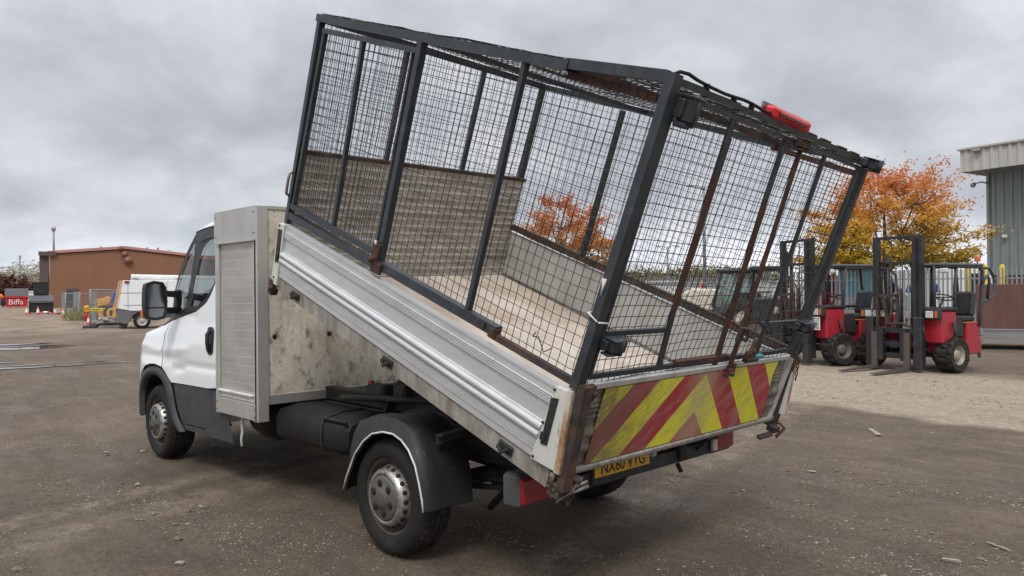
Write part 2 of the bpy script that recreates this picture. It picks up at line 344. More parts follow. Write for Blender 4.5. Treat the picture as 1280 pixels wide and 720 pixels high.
    c = mx(ma('MULTIPLY', st, rg_(nz(1.1, 6, (1, 3, 1), R(6), .7, (1, 9, 0)), .46, .62, .05, .8)), c, (.32, .27, .21))
    c = mx(ma('MULTIPLY', rg_(fine, .50, .61), .62), c, (.055, .042, .032))
    c = mx(ma('MULTIPLY', rg_(fine, .45, .36), .55), c, (.29, .235, .18))
    c = mx(ma('MULTIPLY', rg_(midn, .52, .62), .5), c, (.06, .046, .036))
    c = mx(ma('MULTIPLY', rg_(midn, .43, .33), .5), c, (.28, .228, .175))
    c = mx(ma('MULTIPLY', rg_(grit, .53, .66), .55), c, (.30, .25, .195))
    c = mx(ma('MULTIPLY', rg_(grit, .46, .34), .45), c, (.045, .035, .028))
    wm = nd.new('ShaderNodeMix'); wm.data_type = 'RGBA'; wm.blend_type = 'MULTIPLY'; wm.inputs[0].default_value = 1; lk.new(c, wm.inputs[6]); wm.inputs[7].default_value = (.91, .865, .81, 1); c = wm.outputs[2]
    lk.new(c, p.inputs['Base Color'])
    wet = rg_(nz(.5, 5, (1, 3, 1), R(8), .6, (3, 3, 0)), .52, .66, 0, 1)
    ro = ma('SUBTRACT', .92, ma('MULTIPLY', wet, .3)); lk.new(ro, p.inputs['Roughness']); p.inputs['Specular IOR Level'].default_value = .35
    h = ma('ADD', ma('ADD', ma('MULTIPLY', fine, .7), ma('MULTIPLY', midn, .9)), ma('ADD', ma('MULTIPLY', grit, .35), ma('ADD', ma('MULTIPLY', med, 1.6), ma('MULTIPLY', st, .5))))
    b = nd.new('ShaderNodeBump'); b.inputs['Strength'].default_value = .75; b.inputs['Distance'].default_value = .03; lk.new(h, b.inputs['Height']); lk.new(b.outputs[0], p.inputs['Normal'])
    return m
def gz(x, y):
    d = math.hypot(x+2, y-2); k = max(0.0, 1-d/60)
    return k*(.012*mnoise.noise(Vector((x*.9, y*.9, 0))) + .007*mnoise.noise(Vector((x*3.1, y*3.1, 5)))) + (.006*mnoise.noise(Vector((x*9, y*9, 2))) if d < 9 else 0)
def axis_ticks():
    a = [0.0]; s = .05
    while a[-1] < 900: a.append(a[-1]+s); s = s*1.035 if a[-1] > 4 else s
    return a
ta = axis_ticks(); tk = [-v for v in ta[:0:-1]]+ta
gmb = MB(); gmb.grid([[(x-1, y+1, gz(x-1, y+1)-.006) for y in tk] for x in tk])
ground = structure(gmb.build('ground', ground_material(), recalc=False))
def puddle(px_, py_, lx, ly, seed, ang):
    c = gp(px_, py_); rnd = random.Random(seed); n = 40; ph = [rnd.uniform(0, 6.28) for _ in range(4)]
    mb = MB(); pts = []
    for k in range(n):
        t = 2*math.pi*k/n; r = 1+.22*math.sin(2*t+ph[0])+.16*math.sin(3*t+ph[1])+.1*math.sin(5*t+ph[2])+.07*math.sin(9*t+ph[3])
        x, y = lx*r*math.cos(t), ly*r*math.sin(t); pts.append((c.x+x*math.cos(ang)-y*math.sin(ang), c.y+x*math.sin(ang)+y*math.cos(ang), .010))
    mb.add(pts, [tuple(range(n))]); o = mb.build('puddle', water_m, recalc=False); structure(o)
water_m = mat('puddle_water', (.045, .038, .03), .03, var=.1, spec=.8)
va = facing(gp(20, 433))
for i, (a, b, lx, ly) in enumerate([(12, 436, 1.9, .34), (26, 434, 1.1, .2), (2, 431.5, 1.2, .22), (8, 461, 1.1, .15), (15, 458, .45, .05), (0, 454, .5, .05), (118, 452, .35, .04), (92, 456, 1.0, .06)]):
    puddle(a, b, lx, ly*1.7, i, va)
pm = mat('stone_pale', (.30, .26, .21), .9, var=.3, vs=3); pd_ = mat('stone_dark', (.15, .118, .09), .9, var=.3, vs=3)
def scatter_stones():
    mb = MB(); rnd = random.Random(5); oct_ = [(1, 0, 0), (-1, 0, 0), (0, 1, 0), (0, -1, 0), (0, 0, 1), (0, 0, -1)]
    fc = [(0, 2, 4), (2, 1, 4), (1, 3, 4), (3, 0, 4), (2, 0, 5), (1, 2, 5), (3, 1, 5), (0, 3, 5)]
    k = 0
    while k < 34000:
        x = rnd.uniform(-20, 1300); y = 430+290*rnd.random()**.9; q = gp(x, y)
        if q.x > 16 or q.y < -13: continue
        dn = mnoise.noise(Vector((q.x*.5, q.y*1.6, 3)))
        if rnd.random() > .30+dn*1.8: continue
        d = (q-C0).length; s = (.0016+.0045*rnd.random()**4)*(1+d*.10)
        if rnd.random() < .012: s *= rnd.uniform(1.8, 3.2)
        rz = rnd.uniform(0, 3.14); e = (rnd.uniform(.7, 1.5), rnd.uniform(.7, 1.2), rnd.uniform(.4, .8)); z = gz(q.x, q.y)-.006
        vs = [(q.x+s*(vx*e[0]*math.cos(rz)-vy*e[1]*math.sin(rz))+rnd.uniform(-.2, .2)*s, q.y+s*(vx*e[0]*math.sin(rz)+vy*e[1]*math.cos(rz)), z+s*(.3+vz*e[2])) for vx, vy, vz in oct_]
        mb.add(vs, fc, pm if rnd.random() < .24 else pd_); k += 1
    o = mb.build('loose_stones', None); o['kind'] = 'stuff'; o['label'] = 'loose stones scattered over the brown dirt of the yard'
scatter_stones()
# a few larger loose bits lying about
bit_m = mat('pale_wood_chip', (.30, .26, .20), .8, var=.2)
def litter(px_, py_, ln, wd, ang, name, lab, m=bit_m, cat='litter'):
    q = gp(px_, py_); mb = MB(); rnd = random.Random(int(px_*7)); mb.box((0, 0, .008), (ln, wd, .014), bev=.004)
    for i, v in enumerate(mb.v): mb.v[i] = (v[0]*(1+rnd.uniform(-.12, .12)), v[1]*(1+rnd.uniform(-.3, .3)), v[2])
    o = mb.build(name, m); o.location = (q.x, q.y, gz(q.x, q.y)-.004); o.rotation_euler = (0, 0, ang); tag(o, lab, cat)
litter(1189, 701, .09, .035, .3, 'wood_chip', 'pale wood chip on the dirt in the lower right corner')
litter(1248, 683, .16, .014, -.5, 'broken_twig', 'small broken twig on the dirt near the right edge')
litter(1015, 590, .07, .03, .6, 'wood_chip', 'pale flat chip on the dirt below the right end of the tailgate')
litter(251, 633, .06, .02, .1, 'wood_chip', 'small pale chip on the dirt between front and rear wheel')
litter(132, 566, .05, .04, .8, 'pebble', 'round pale pebble on dirt left of the front wheel', pm, 'stone')
litter(225, 704, .05, .035, .8, 'pebble', 'pale pebble on dirt in the lower left, below the truck', pm, 'stone')
litter(1093, 541, .34, .045, -.95, 'wood_splinter', 'long pale splinter of wood on the dirt by the crushed stone')
# ============================================================ THE TIPPER TRUCK
truck = empty('tipper_truck', (0, 0, 0), 0, 'white tipper truck with raised mesh caged bed and red and yellow striped tailgate', 'truck')
TH, X0, Z0, LB, WB, HD, HC = .3564, -1.3834, .6746, 2.7579, 2.1445, .475, 1.7956
def B(u, y, v):
    """bed coordinates (forward from the rear edge, left, up) into truck space: tipped and slightly twisted"""
    k = min(max((v-HD)/(HC-HD), 0), 1.05)
    uu = u - .0516*k; rl = -.0057 - .0075*uu
    yy = y + .0064 - rl*v; vv = v + (rl + .0538*k)*y
    return Vector((X0+uu*math.cos(TH)-vv*math.sin(TH), yy, Z0+uu*math.sin(TH)+vv*math.cos(TH)))
XB = lambda p: B(*p)
HW = WB/2
XT = lambda p: B(p[0]+.0235, p[1]+.0565-.0152*p[1], p[2]+.026)
XG = lambda p: B(p[0]+.02, p[1]+.026-.006*p[1], p[2]+.006)
bb = lambda name, m, par, mb, lab=None, bev=0, xf=XB, **k: mb.build(name, m, par, lab, bev, xf=xf, **k)
# ---- bed floor
mb = MB()
n = 14
mb.grid([[(LB*i/n, -HW+.05+(WB-.10)*j/8, .085) for j in range(9)] for i in range(n+1)], floor_worn, smooth=False)
mb.box((LB/2, 0, .06), (LB-.01, WB-.08, .04), bed_rail)
bed = bb('bed_floor', None, truck, mb)
mb = MB()
for sy in (1, -1):
    mb.prism([(0, sy*(HW-.03), 0), (LB, sy*(HW-.03), 0), (LB, sy*(HW-.03), .094), (0, sy*(HW-.03), .094)], (0, sy*.03, 0), bed_rail)
mb.box((-.005, 0, .066), (.04, WB-.02, .03), bed_rail); mb.box((LB-.02, 0, .04), (.04, WB-.07, .075), bed_rail)
for k in range(9): mb.box((.2+k*.29, 0, .01 if k else .05), (.06, WB-.1, .06), chassis_m)
for sy in (1, -1): mb.box((LB/2+.2, sy*.38, -.04), (LB-.6, .06, .11), chassis_m)
bb('bed_frame', None, truck, mb)
for u in (2.46, 1.33, .29):      # tie-down hooks under the dropside
    mb = MB(); mb.box((u, HW+.008, .05), (.10, .016, .05), bev=.006)
    mb.tube([(u-.035, HW+.014, .045), (u-.03, HW+.03, .062), (u, HW+.034, .03), (u+.03, HW+.03, .055), (u+.045, HW+.014, .035)], .009, 8)
    bb('tie_hook', chassis_m, truck, mb)
# ---- dropsides: extruded aluminium profile (offset out, height)
prof = [(0, .098), (.010, .100), (.010, .135)]
for k in range(5): z = .139+k*.0115; prof += [(.010, z), (.0155, z+.002), (.0155, z+.0065), (.010, z+.0085)]
def rib(z0, z1, d, n=7): return [(.010+d*math.sin(math.pi*i/n), z0+(z1-z0)*(.5-.5*math.cos(math.pi*i/n))) for i in range(n+1)]
prof += rib(.199, .236, .020) + rib(.242, .279, .020) + [(.010, .284), (.003, .288), (.003, .372), (.010, .377)]
for k in range(4): z = .382+k*.012; prof += [(.010, z), (.0155, z+.002), (.0155, z+.007), (.010, z+.009)]
prof += [(.010, .434), (.010, .458), (.014, .461), (.014, .474), (.0, .476), (-.022, .476), (-.026, .470), (-.026, .10), (0, .098)]
def dropside(sy, lab):
    mb = MB(); us = [.17+(2.715-.17)*i/24 for i in range(25)]
    sl = lambda u, v: u-(.17-(.117-(v-.098)*.098))*max(0, 1-(u-.17)/.3)
    mb.grid([[(sl(u, v), sy*(HW+o), v) for o, v in prof] for u in us], None, smooth=False)
    for u in (.17, 2.715):
        mb.add([(sl(u, v), sy*(HW+o), v) for o, v in prof[:-1]], [tuple(range(len(prof)-1))])
    d = bb('dropside', drop_white, truck, mb, lab)
    mb = MB(); mb.prism([(.19, sy*(HW-.0265), .11), (2.70, sy*(HW-.0265), .11), (2.70, sy*(HW-.0265), .465), (.19, sy*(HW-.0265), .465)], (0, -sy*.006, 0))
    bb('inner_skin', inner_side, d, mb)
    for (u0, u1, v0, v1) in ((.015, .150, .075, .485), (2.717, 2.80, .03, .475)):
        mb = MB(); cpq = [(-.070, .110), (.1165, .092), (.0795, .480), (-.018, .492)] if u0 < 1 else [(u0, v0), (u1, v0), (u1, v1-.012), (u0, v1)]
        mb.prism([(a_, sy*(HW-.03), b_) for a_, b_ in cpq], (0, sy*.052, 0))
        cp = bb('end_cap', cap_white, d, mb, bev=.005)
        a, b_ = (.055, .105) if u0 < 1 else (2.735, 2.785)
        y = HW+.0225
        mb = MB(); mb.prism([(q_[0], sy*y, q_[1]) for q_ in ([(.036, .200), (.076, .190), (.084, .420), (.040, .434)] if u0 < 1 else [(a-.012, .20), (b_-.012, .19), (b_+.004, .425), (a+.004, .43)])], (0, sy*.005, 0))
        mb.prism([(a-.002, sy*(y+.005), .215), (b_-.02, sy*(y+.005), .21), (b_-.018, sy*(y+.005), .25), (a, sy*(y+.005), .255)], (0, sy*.006, 0))
        lt = bb('latch_slot', black_plastic, d, mb, bev=.002)
        mb = MB()
        for uu, vv in ((.100, .112), (.094, .29), (.077, .462)) if u0 < 1 else ((2.765, .08), (2.78, .45)):
            mb.lathe([(0, .006), (.007, .005), (.008, 0)], (uu, sy*(HW+.023), vv), (0, sy, 0), 10)
        bb('rivets', rust_dark, d, mb)
        if u0 < 1:
            mb = MB(); mb.prism([(-.072, sy*(HW-.0), .109), (-.040, sy*(HW-.0), .105), (.006, sy*(HW-.0), .490), (-.020, sy*(HW-.0), .4935)], (0, sy*.0245, 0)); bb('rust_stained_edge', mat('cream_rust_stain', (.56, .50, .40), .55, .1, var=.1, dirt=(.30, .14, .05), da=.95, ds=7, dst=(1, 1, .6), dlo=.42, dhi=.60, dirt2=((.10, .06, .04), 20, (1, 1, .5), .56, .68, .7)), d, mb)
    return d
dropside(1, None); dropside(-1, None)
mb = MB(); mb.box((2.79, HW+.0, .0), (.06, .06, .12), bev=.01); mb.lathe([(0, .02), (.018, .018), (.018, 0)], (2.76, HW+.03, .0), (0, 1, 0), 12)
bb('corner_bracket', rust_dark, truck, mb)
# lip on top of dropside where the cage sits
# ---- headboard: ribbed weathered boards
mb = MB(); P = []
for i in range(46):
    v = .09+.865*i/45; o = .010*(1 if (i//1) % 3 == 0 else 0)
    P.append([(LB-.045-o, -HW+.03+(WB-.06)*j/10, v) for j in range(11)])
mb.grid(P, board_m, smooth=False); P2 = [[(LB-.012, q[1], q[2]) for q in row] for row in (P[0], P[-1])]
mb.grid(P2, board_m, smooth=False)
hb_ = bb('headboard', None, truck, mb)
mb = MB(); mb.box((LB-.03, 0, .965), (.05, WB-.04, .028)); bb('top_rail', rust_dark, hb_, mb)
# ---- cage
def vbar(par, p0, p1, wd, hd, m, name='post', up=(0, 1, 0), lab=None, xf=XB):
    mb = MB(); p0 = Vector(p0); p1 = Vector(p1); k = 6
    for i in range(k): mb.bar(p0+(p1-p0)*i/k, p0+(p1-p0)*(i+1)/k+(p1-p0).normalized()*.0008, wd, hd, up)
    return bb(name, m, par, mb, lab, xf=xf)
def wirenet(par, P, na, nb, r, wob, name='mesh_panel', skip=None, m=None, sag=None):
    """welded wire netting: P(a,b) in 0..1 -> bed coordinates; na, nb wires each way"""
    mb = MB(); ph = random.uniform(0, 99)
    def Q(a, b):
        p = Vector(P(a, b)); amp = wob(a, b)
        w_ = mnoise.noise_vector(Vector((p.x*2.3+ph, p.y*2.3, p.z*2.3)))*amp + mnoise.noise_vector(Vector((p.x*9+ph, p.y*9, p.z*9)))*amp*.45
        return p+w_
    for dir_ in (0, 1):
        cnt, other = (na, nb) if dir_ == 0 else (nb, na)
        for i in range(cnt+1):
            t = i/cnt; seg = max(6, int(other/1.6)); pts = []
            for j in range(seg+1):
                s_ = j/seg; a, b = (t, s_) if dir_ == 0 else (s_, t)
                if skip and skip(a, b): 
                    if len(pts) > 1: _wire(mb, pts, r)
                    pts = []; continue
                pts.append(Q(a, b))
            if len(pts) > 1: _wire(mb, pts, r)
    return bb(name, m or wire_m, par, mb, recalc=False)
def _wire(mb, pts, r):
    vs = []; n = 4
    d0 = pts[1]-pts[0]; a = d0.cross(Vector((.31, .52, .79))).normalized()
    for i, p in enumerate(pts):
        d = (pts[min(i+1, len(pts)-1)]-pts[max(i-1, 0)]).normalized(); a = (a-d*a.dot(d)).normalized(); b = d.cross(a)
        vs += [p+a*r, p+b*r, p-a*r, p-b*r]
    mb.add(vs, [(i*n+k, i*n+(k+1) % n, (i+1)*n+(k+1) % n, (i+1)*n+k) for i in range(len(pts)-1) for k in range(n)], None, True)
WR = .0019
def side_cage(sy):
    s = sy; y = s*(HW-.03)
    mb = MB(); k = 12
    a, b = Vector((2.80, y, 1.79)), Vector((.56, y, 1.79))
    for i in range(k): mb.bar(a+(b-a)*i/k, a+(b-a)*(i+1)/k, .044, .05, (0, 1, 0))
    fr = bb('side_cage', cage_paint, truck, mb)
    vbar(fr, (.56, y, 1.800), (.03, y, 1.822), .045, .04, cage_paint, 'rail')
    vbar(fr, (.60, s*(HW-.08), 1.765), (.03, s*(HW-.08), 1.735), .035, .03, rust, 'rail', lab='rusty roof rail')
    # posts
    vbar(fr, (2.77, y, .47), (2.77, y, 1.77), .036, .042, cage_paint)
    if s > 0:
        vbar(fr, (2.715, y+.006, .60), (2.685, y+.006, 1.735), .024, .03, cage_paint, 'gate_frame')
        vbar(fr, (2.70, y+.006, 1.722), (1.66, y+.006, 1.722), .03, .035, cage_paint, 'gate_frame')
        vbar(fr, (2.74, y+.008, .600), (1.665, y+.008, .600), .035, .03, cage_paint, 'gate_frame')
        vbar(fr, (2.195, y, .61), (2.245, y, 1.71), .026, .026, cage_paint)
        vbar(fr, (1.63, y+.004, .50), (1.665, y+.004, 1.77), .040, .042, cage_paint)
        vbar(fr, (1.70, y-.004, .62), (1.735, y-.004, 1.71), .014, .025, cage_paint, 'gate_frame')
        vbar(fr, (2.76, y, .53), (1.66, y, .53), .045, .038, cage_paint, 'rail')
        vbar(fr, (1.63, y+.004, .545), (.56, y+.004, .545), .05, .05, cage_paint, 'rail')
        vbar(fr, (.60, y-.002, .515), (.03, y-.002, .515), .03, .03, rust_dark, 'rail', lab='thin brown bottom rail')
        vbar(fr, (.805, y, .55), (.845, y, 1.77), .028, .030, cage_paint)
        mb = MB(); mb.box((1.655, y+.03, .60), (.07, .02, .12), bev=.005); mb.lathe([(0, .03), (.02, .028), (.02, 0)], (1.65, y+.04, .57), (0, 1, 0), 12)
        mb.box((1.61, y+.035, .53), (.09, .02, .06)); bb('gate_latch', rust, fr, mb)
        mb = MB(); mb.tube([(1.655, y+.03, .665), (1.65, y+.05, .675), (1.64, y+.05, .655)], .008, 8); bb('latch_pin', white_trim, fr, mb)
        mb = MB(); mb.tube([(2.755, y+.03, .66), (2.757, y+.055, .675), (2.752, y+.06, .72), (2.752, y+.06, .77), (2.756, y+.055, .81), (2.756, y+.03, .82)], .010, 10); bb('grab_handle', bare, fr, mb)
        mb = MB(); mb.box((.66, y+.032, .548), (.06, .014, .035)); mb.box((.575, y+.01, .535), (.04, .06, .05), bev=.006); bb('hinge', rust_dark, fr, mb)
    else:
        vbar(fr, (2.78, y, .525), (.03, y, .525), .05, .045, rust_dark, 'rail', lab='brown far bottom rail')
        for u in (1.868, .93): vbar(fr, (u, y, .53), (u+.02, y, 1.76), .036, .034, cage_paint)
    def wob(a, b):
        u = 2.75*(1-a); v = .55+1.2*b
        return .005 + (.026*max(0, 1-u/.9)*max(0, 1-(v-.5)/.7) if s > 0 else .004)
    wirenet(fr, lambda a, b: (2.745*(1-a)+.03, s*(HW-.058 if s > 0 else HW-.055), .50+1.27*b), 54, 25, WR, wob)
    if s > 0:    # second layer of netting on the small side gate
        wirenet(fr, lambda a, b: (2.70-1.0*a, HW-.048, .61+1.11*b), 18, 20, WR*.9, lambda a, b: .004)
side_cage(1); side_cage(-1)
# loose wire end
mb = MB(); mb.tube([(.335, HW-.04, .63), (.30, HW+.01, .625), (.26, HW+.02, .64), (.24, HW+.0, .60), (.21, HW+.015, .585), (.19, HW-.01, .61)], .003, 6); bb('loose_wire', wire_m, truck, mb)
# front frame of the cage
mb = MB(); k = 8
for i in range(k): mb.bar((LB+.01, -HW+.03+(WB-.06)*i/k, 1.79), (LB+.01, -HW+.03+(WB-.06)*(i+1)/k, 1.79), .05, .05, (1, 0, 0))
ff = bb('front_cage', cage_paint, truck, mb)
for yy in (.365, -.362): vbar(ff, (LB-.01, yy, .98), (LB-.01, yy, 1.77), .032, .03, cage_paint)
vbar(ff, (LB, -HW+.05, .5), (LB, -HW+.05, 1.77), .03, .03, cage_paint)
wirenet(ff, lambda a, b: (LB-.01, -HW+.04+(WB-.08)*a, .95+.83*b), 41, 16, WR, lambda a, b: .006)
# roof netting, bowed and rough
def roofP(a, b):
    u = 2.78*(1-a); y = (b-.5)*(WB-.06)
    return (u, y, 1.822+.035*math.sin(math.pi*b)*math.sin(math.pi*min(1, a*1.1))*(1 if a < .8 else .5)+.009*math.sin(a*22+b*3)*(1-abs(2*b-1)))
mb = MB()
for i in range(8): mb.bar((.56, -HW+.03+(WB-.06)*i/8, 1.80), (.56, -HW+.03+(WB-.06)*(i+1)/8, 1.80), .035, .03, (1, 0, 0))
rc = bb('roof_cage', rust_dark, truck, mb)
wirenet(rc, roofP, 55, 43, WR*1.1, lambda a, b: .010)
for uu in (1.66,): vbar(rc, (uu, -HW+.05, 1.785), (uu, HW-.05, 1.785), .03, .03, cage_paint, 'cross_bar', (1, 0, 0))
# ---- rear frame and gate
rg = MB()
for i in range(8): rg.bar((.0, HW-.0-(WB)*i/8, 1.812), (.0, HW-.0-(WB)*(i+1)/8, 1.818), .028, .034, (1, 0, 0))
gate = bb('rear_gate', cage_paint, truck, rg)
# near corner post: heavy box down to the floor; far corner post
vbar(gate, (-.005, HW-.018, .50), (-.005, HW-.020, 1.835), .044, .056, cage_paint, 'corner_post')
vbar(gate, (-.085, HW-.022, .03), (-.050, HW-.022, .53), .045, .060, rust_dark, 'corner_post', lab='rusty lower end of the corner post')
vbar(gate, (-.005, -HW+.03, .50), (-.005, -HW+.075, 1.82), .036, .04, cage_paint, 'corner_post')
vbar(gate, (-.03, -HW+.01, .0), (-.012, -HW+.03, .52), .03, .045, rust_dark, 'corner_post')
zc = cage_paint
def gbar(y0, v0, y1, v1, wd, hd=.022, m=zc, nm='gate_bar', lab=None, u=-.034): return vbar(gate, (u, y0, v0), (u, y1, v1), wd*.74, hd*.8, m, nm, (1, 0, 0), lab, xf=XG)
gbar(.985, .545, .995, 1.765, .026, .026)
gbar(.98, .55, -.95, .55, .034)
gbar(.96, 1.762, -.90, 1.762, .028)
gbar(.31, .562, -.2, .562, .036, .034, rust, 'gate_bar', 'rusty stretch of the gate bottom bar')
gbar(.965, .752, .495, .752, .032); gbar(-.46, .752, -.95, .752, .03)
gbar(.447, .55, .487, .85, .038); gbar(.485, .85, .525, 1.50, .036, m=rust, lab='flaking rusty gate bar'); gbar(.525, 1.50, .537, 1.76, .036)
gbar(-.10, .51, .0, 1.45, .042, m=rust, lab='wide flaking rusty gate bar'); gbar(.0, 1.45, .017, 1.765, .04)
gbar(-.225, .47, -.112, 1.745, .024, .024, rust, 'lock_rod', 'thin rusty lock rod', u=-.062)
gbar(-.535, .55, -.456, 1.77, .03); gbar(-.955, .55, -.92, 1.77, .03)
wirenet(gate, lambda a, b: (-.012, (HW-.06)-(WB-.13)*a, .53+1.26*b), 41, 25, WR, lambda a, b: .005+.013*max(0, 1-(b*1.26)/.5))
# hinge and latch blocks
def clamp_block(y, v, w_, h_, nm='hinge_block', m=None, u=-.075):
    mb = MB(); mb.box((u, y, v), (.06, w_, h_), bev=.008); mb.box((u+.02, y+w_*.55, v), (.05, w_*.35, h_*.75), bev=.005)
    mb.lathe([(0, h_*.62), (w_*.22, h_*.62), (w_*.22, -h_*.62), (0, -h_*.62)], (u-.015, y-w_*.1, v), (0, 0, 1), 14)
    mb.box((u, y+w_*.3, v-h_*.62), (.05, w_*.7, h_*.18), bev=.004); mb.box((u, y, v+h_*.5), (.07, w_*1.15, h_*.14), bev=.004)
    return bb(nm, m or cage_paint, gate, mb, xf=XG)
clamp_block(.935, 1.715, .085, .10); clamp_block(.92, .71, .10, .06); clamp_block(-1.0, 1.80, .15, .06); clamp_block(-.965, .735, .14, .06)
clamp_block(-.10, 1.76, .05, .045, 'lock_bracket', rust_dark); 
mb = MB(); mb.box((-.045, 1.0, .50), (.03, .035, .06), bev=.003); mb.lathe([(0, .022), (.012, .020), (.014, 0)], (-.06, 1.0, .495), (-1, 0, 0), 10); mb.box((-.045, 1.035, .515), (.02, .04, .018), bev=.002); mb.box((-.05, .985, .47), (.02, .02, .03), bev=.002)
bb('tailgate_catch', rust, gate, mb)
mb = MB(); mb.box((-.055, -.195, .492), (.03, .05, .035), bev=.003); mb.lathe([(0, .02), (.012, .018), (.014, 0)], (-.07, -.18, .485), (-1, 0, 0), 10); mb.box((-.055, -.215, .515), (.02, .022, .05), bev=.003); mb.box((-.055, -.165, .47), (.02, .03, .02), bev=.003)
bb('lock_keeper', rust, gate, mb)
mb = MB(); mb.tube([(-.06, -.17, .75), (-.075, -.185, .76), (-.08, -.2, .72), (-.075, -.19, .69), (-.06, -.175, .70)], .012, 8); mb.box((-.055, -.155, .72), (.02, .05, .09), bev=.004); bb('padlock_eye', rust_dark, gate, mb)
mb = MB(); mb.box((-.065, -.33, .60), (.02, .10, .03), bev=.004); mb.tube([(-.07, -.27, .55), (-.08, -.29, .62), (-.075, -.31, .66), (-.08, -.30, .70)], .013, 8); mb.box((-.07, -.35, .56), (.03, .14, .03), bev=.006); bb('latch_lever', rust_dark, gate, mb)
mb = MB(); mb.box((-.075, -.42, .578), (.025, .07, .022), bev=.004); bb('strap_end', mat('teal_strap', (.05, .22, .24), .6), gate, mb)
# wire ties and bird dropping
mb = MB(); mb.tube([(-.03, HW+.018, .82), (.03, HW+.018, .84), (.035, HW-.06, .84)], .004, 6); mb.tube([(-.04, HW-.05, .815), (-.04, HW+.018, .82)], .004, 6); bb('wire_tie', white_trim, gate, mb)
mb = MB(); mb.tube([(-.0, HW+.0155, 1.00), (-.003, HW+.0155, .97), (-.006, HW+.0155, .93)], [.011, .007, .003], 8); bb('bird_dropping', white_trim, gate, mb)
# top cable and third brake light
mb = MB(); mb.tube([(.03, 1.04, 1.825), (.0, 1.02, 1.850), (-.008, .97, 1.854), (-.01, .9, 1.846), (-.012, .8, 1.842), (-.012, .68, 1.841), (-.012, .6, 1.845), (-.012, .52, 1.850), (-.012, .44, 1.850), (-.012, .36, 1.845), (-.01, .29, 1.842), (-.01, .25, 1.85)], .0075, 8)
for y in (.83, .6, .44): mb.box((-.012, y, 1.838), (.03, .012, .024), bev=.004)
bb('light_cable', gap_dark, gate, mb)
mb = MB()
for y in (-.22, -.4, -.62, -.8): mb.box((-.0, y, 1.835), (.03, .10, .012), bev=.004)
bb('cable_clips', rust_dark, gate, mb)
mb = MB(); mb.box((-.0, .06, 1.855), (.06, .40, .055), None, bev=.012); bl = bb('brake_light_bar', red_lens_bright, gate, mb)
mb = MB(); mb.box((.035, .065, 1.862), (.01, .42, .062), None); bb('mount_plate', bare, gate, mb)
mb = MB(); mb.box((-.034, .06, 1.855), (.01, .30, .022), None, bev=.004); bb('lens_strip', red_lens, gate, mb)
# ---- tailgate
mb = MB()
P = []
for i in range(31):
    v = .062+.40*i/30; o = (.016*math.exp(-((v-.235)/.028)**2)+.016*math.exp(-((v-.155)/.028)**2)+(.004 if .30 < v < .40 and i % 2 else 0))
    P.append([(-.035-o, HW-.05-(WB-.09)*j/8, v) for j in range(9)])
tgm = mat('weathered_tailgate', (.25, .215, .175), .75, .1, var=.25, vs=14, dirt=(.09, .07, .055), da=.85, ds=9, dst=(1, 1, 1.5), dlo=.42, dhi=.62, dirt2=((.42, .38, .33), 30, (1, 1, .5), .58, .68, .6), bump=.4, bs=80)
mb.grid(P, tgm, smooth=False)
mb.prism([(-.032, HW-.05, .06), (-.032, -HW+.04, .06), (-.032, -HW+.04, .46), (-.032, HW-.05, .46)], (.02, 0, 0), tgm)
tg = bb('tailgate', None, truck, mb, xf=XT)
mb = MB(); mb.box((-.028, -.005, .482), (.052, WB-.11, .036), bev=.006); bb('top_rail', mat('pale_worn_rail', (.55, .54, .51), .45, .3, dirt=(.2, .16, .13), da=.7, ds=7, dst=(1, 1, 1), dlo=.5, dhi=.7), tg, mb, xf=XT)
mb = MB(); mb.box((-.048, -.0, .052), (.03, WB-.06, .022), bev=.004); mb.box((-.045, .22, .025), (.015, .04, .045)); bb('bottom_rail', bed_rail, tg, mb, xf=XT)
mb = MB(); mb.prism([(-.03, -HW+.045, .06), (-.03, -HW+.02, .47), (-.03, -HW+.0, .47), (-.03, -HW+.02, .06)], (-.03, 0, 0)); bb('end_cap', mat('pale_worn_rail', (.5, .5, .5)), tg, mb, xf=XT)
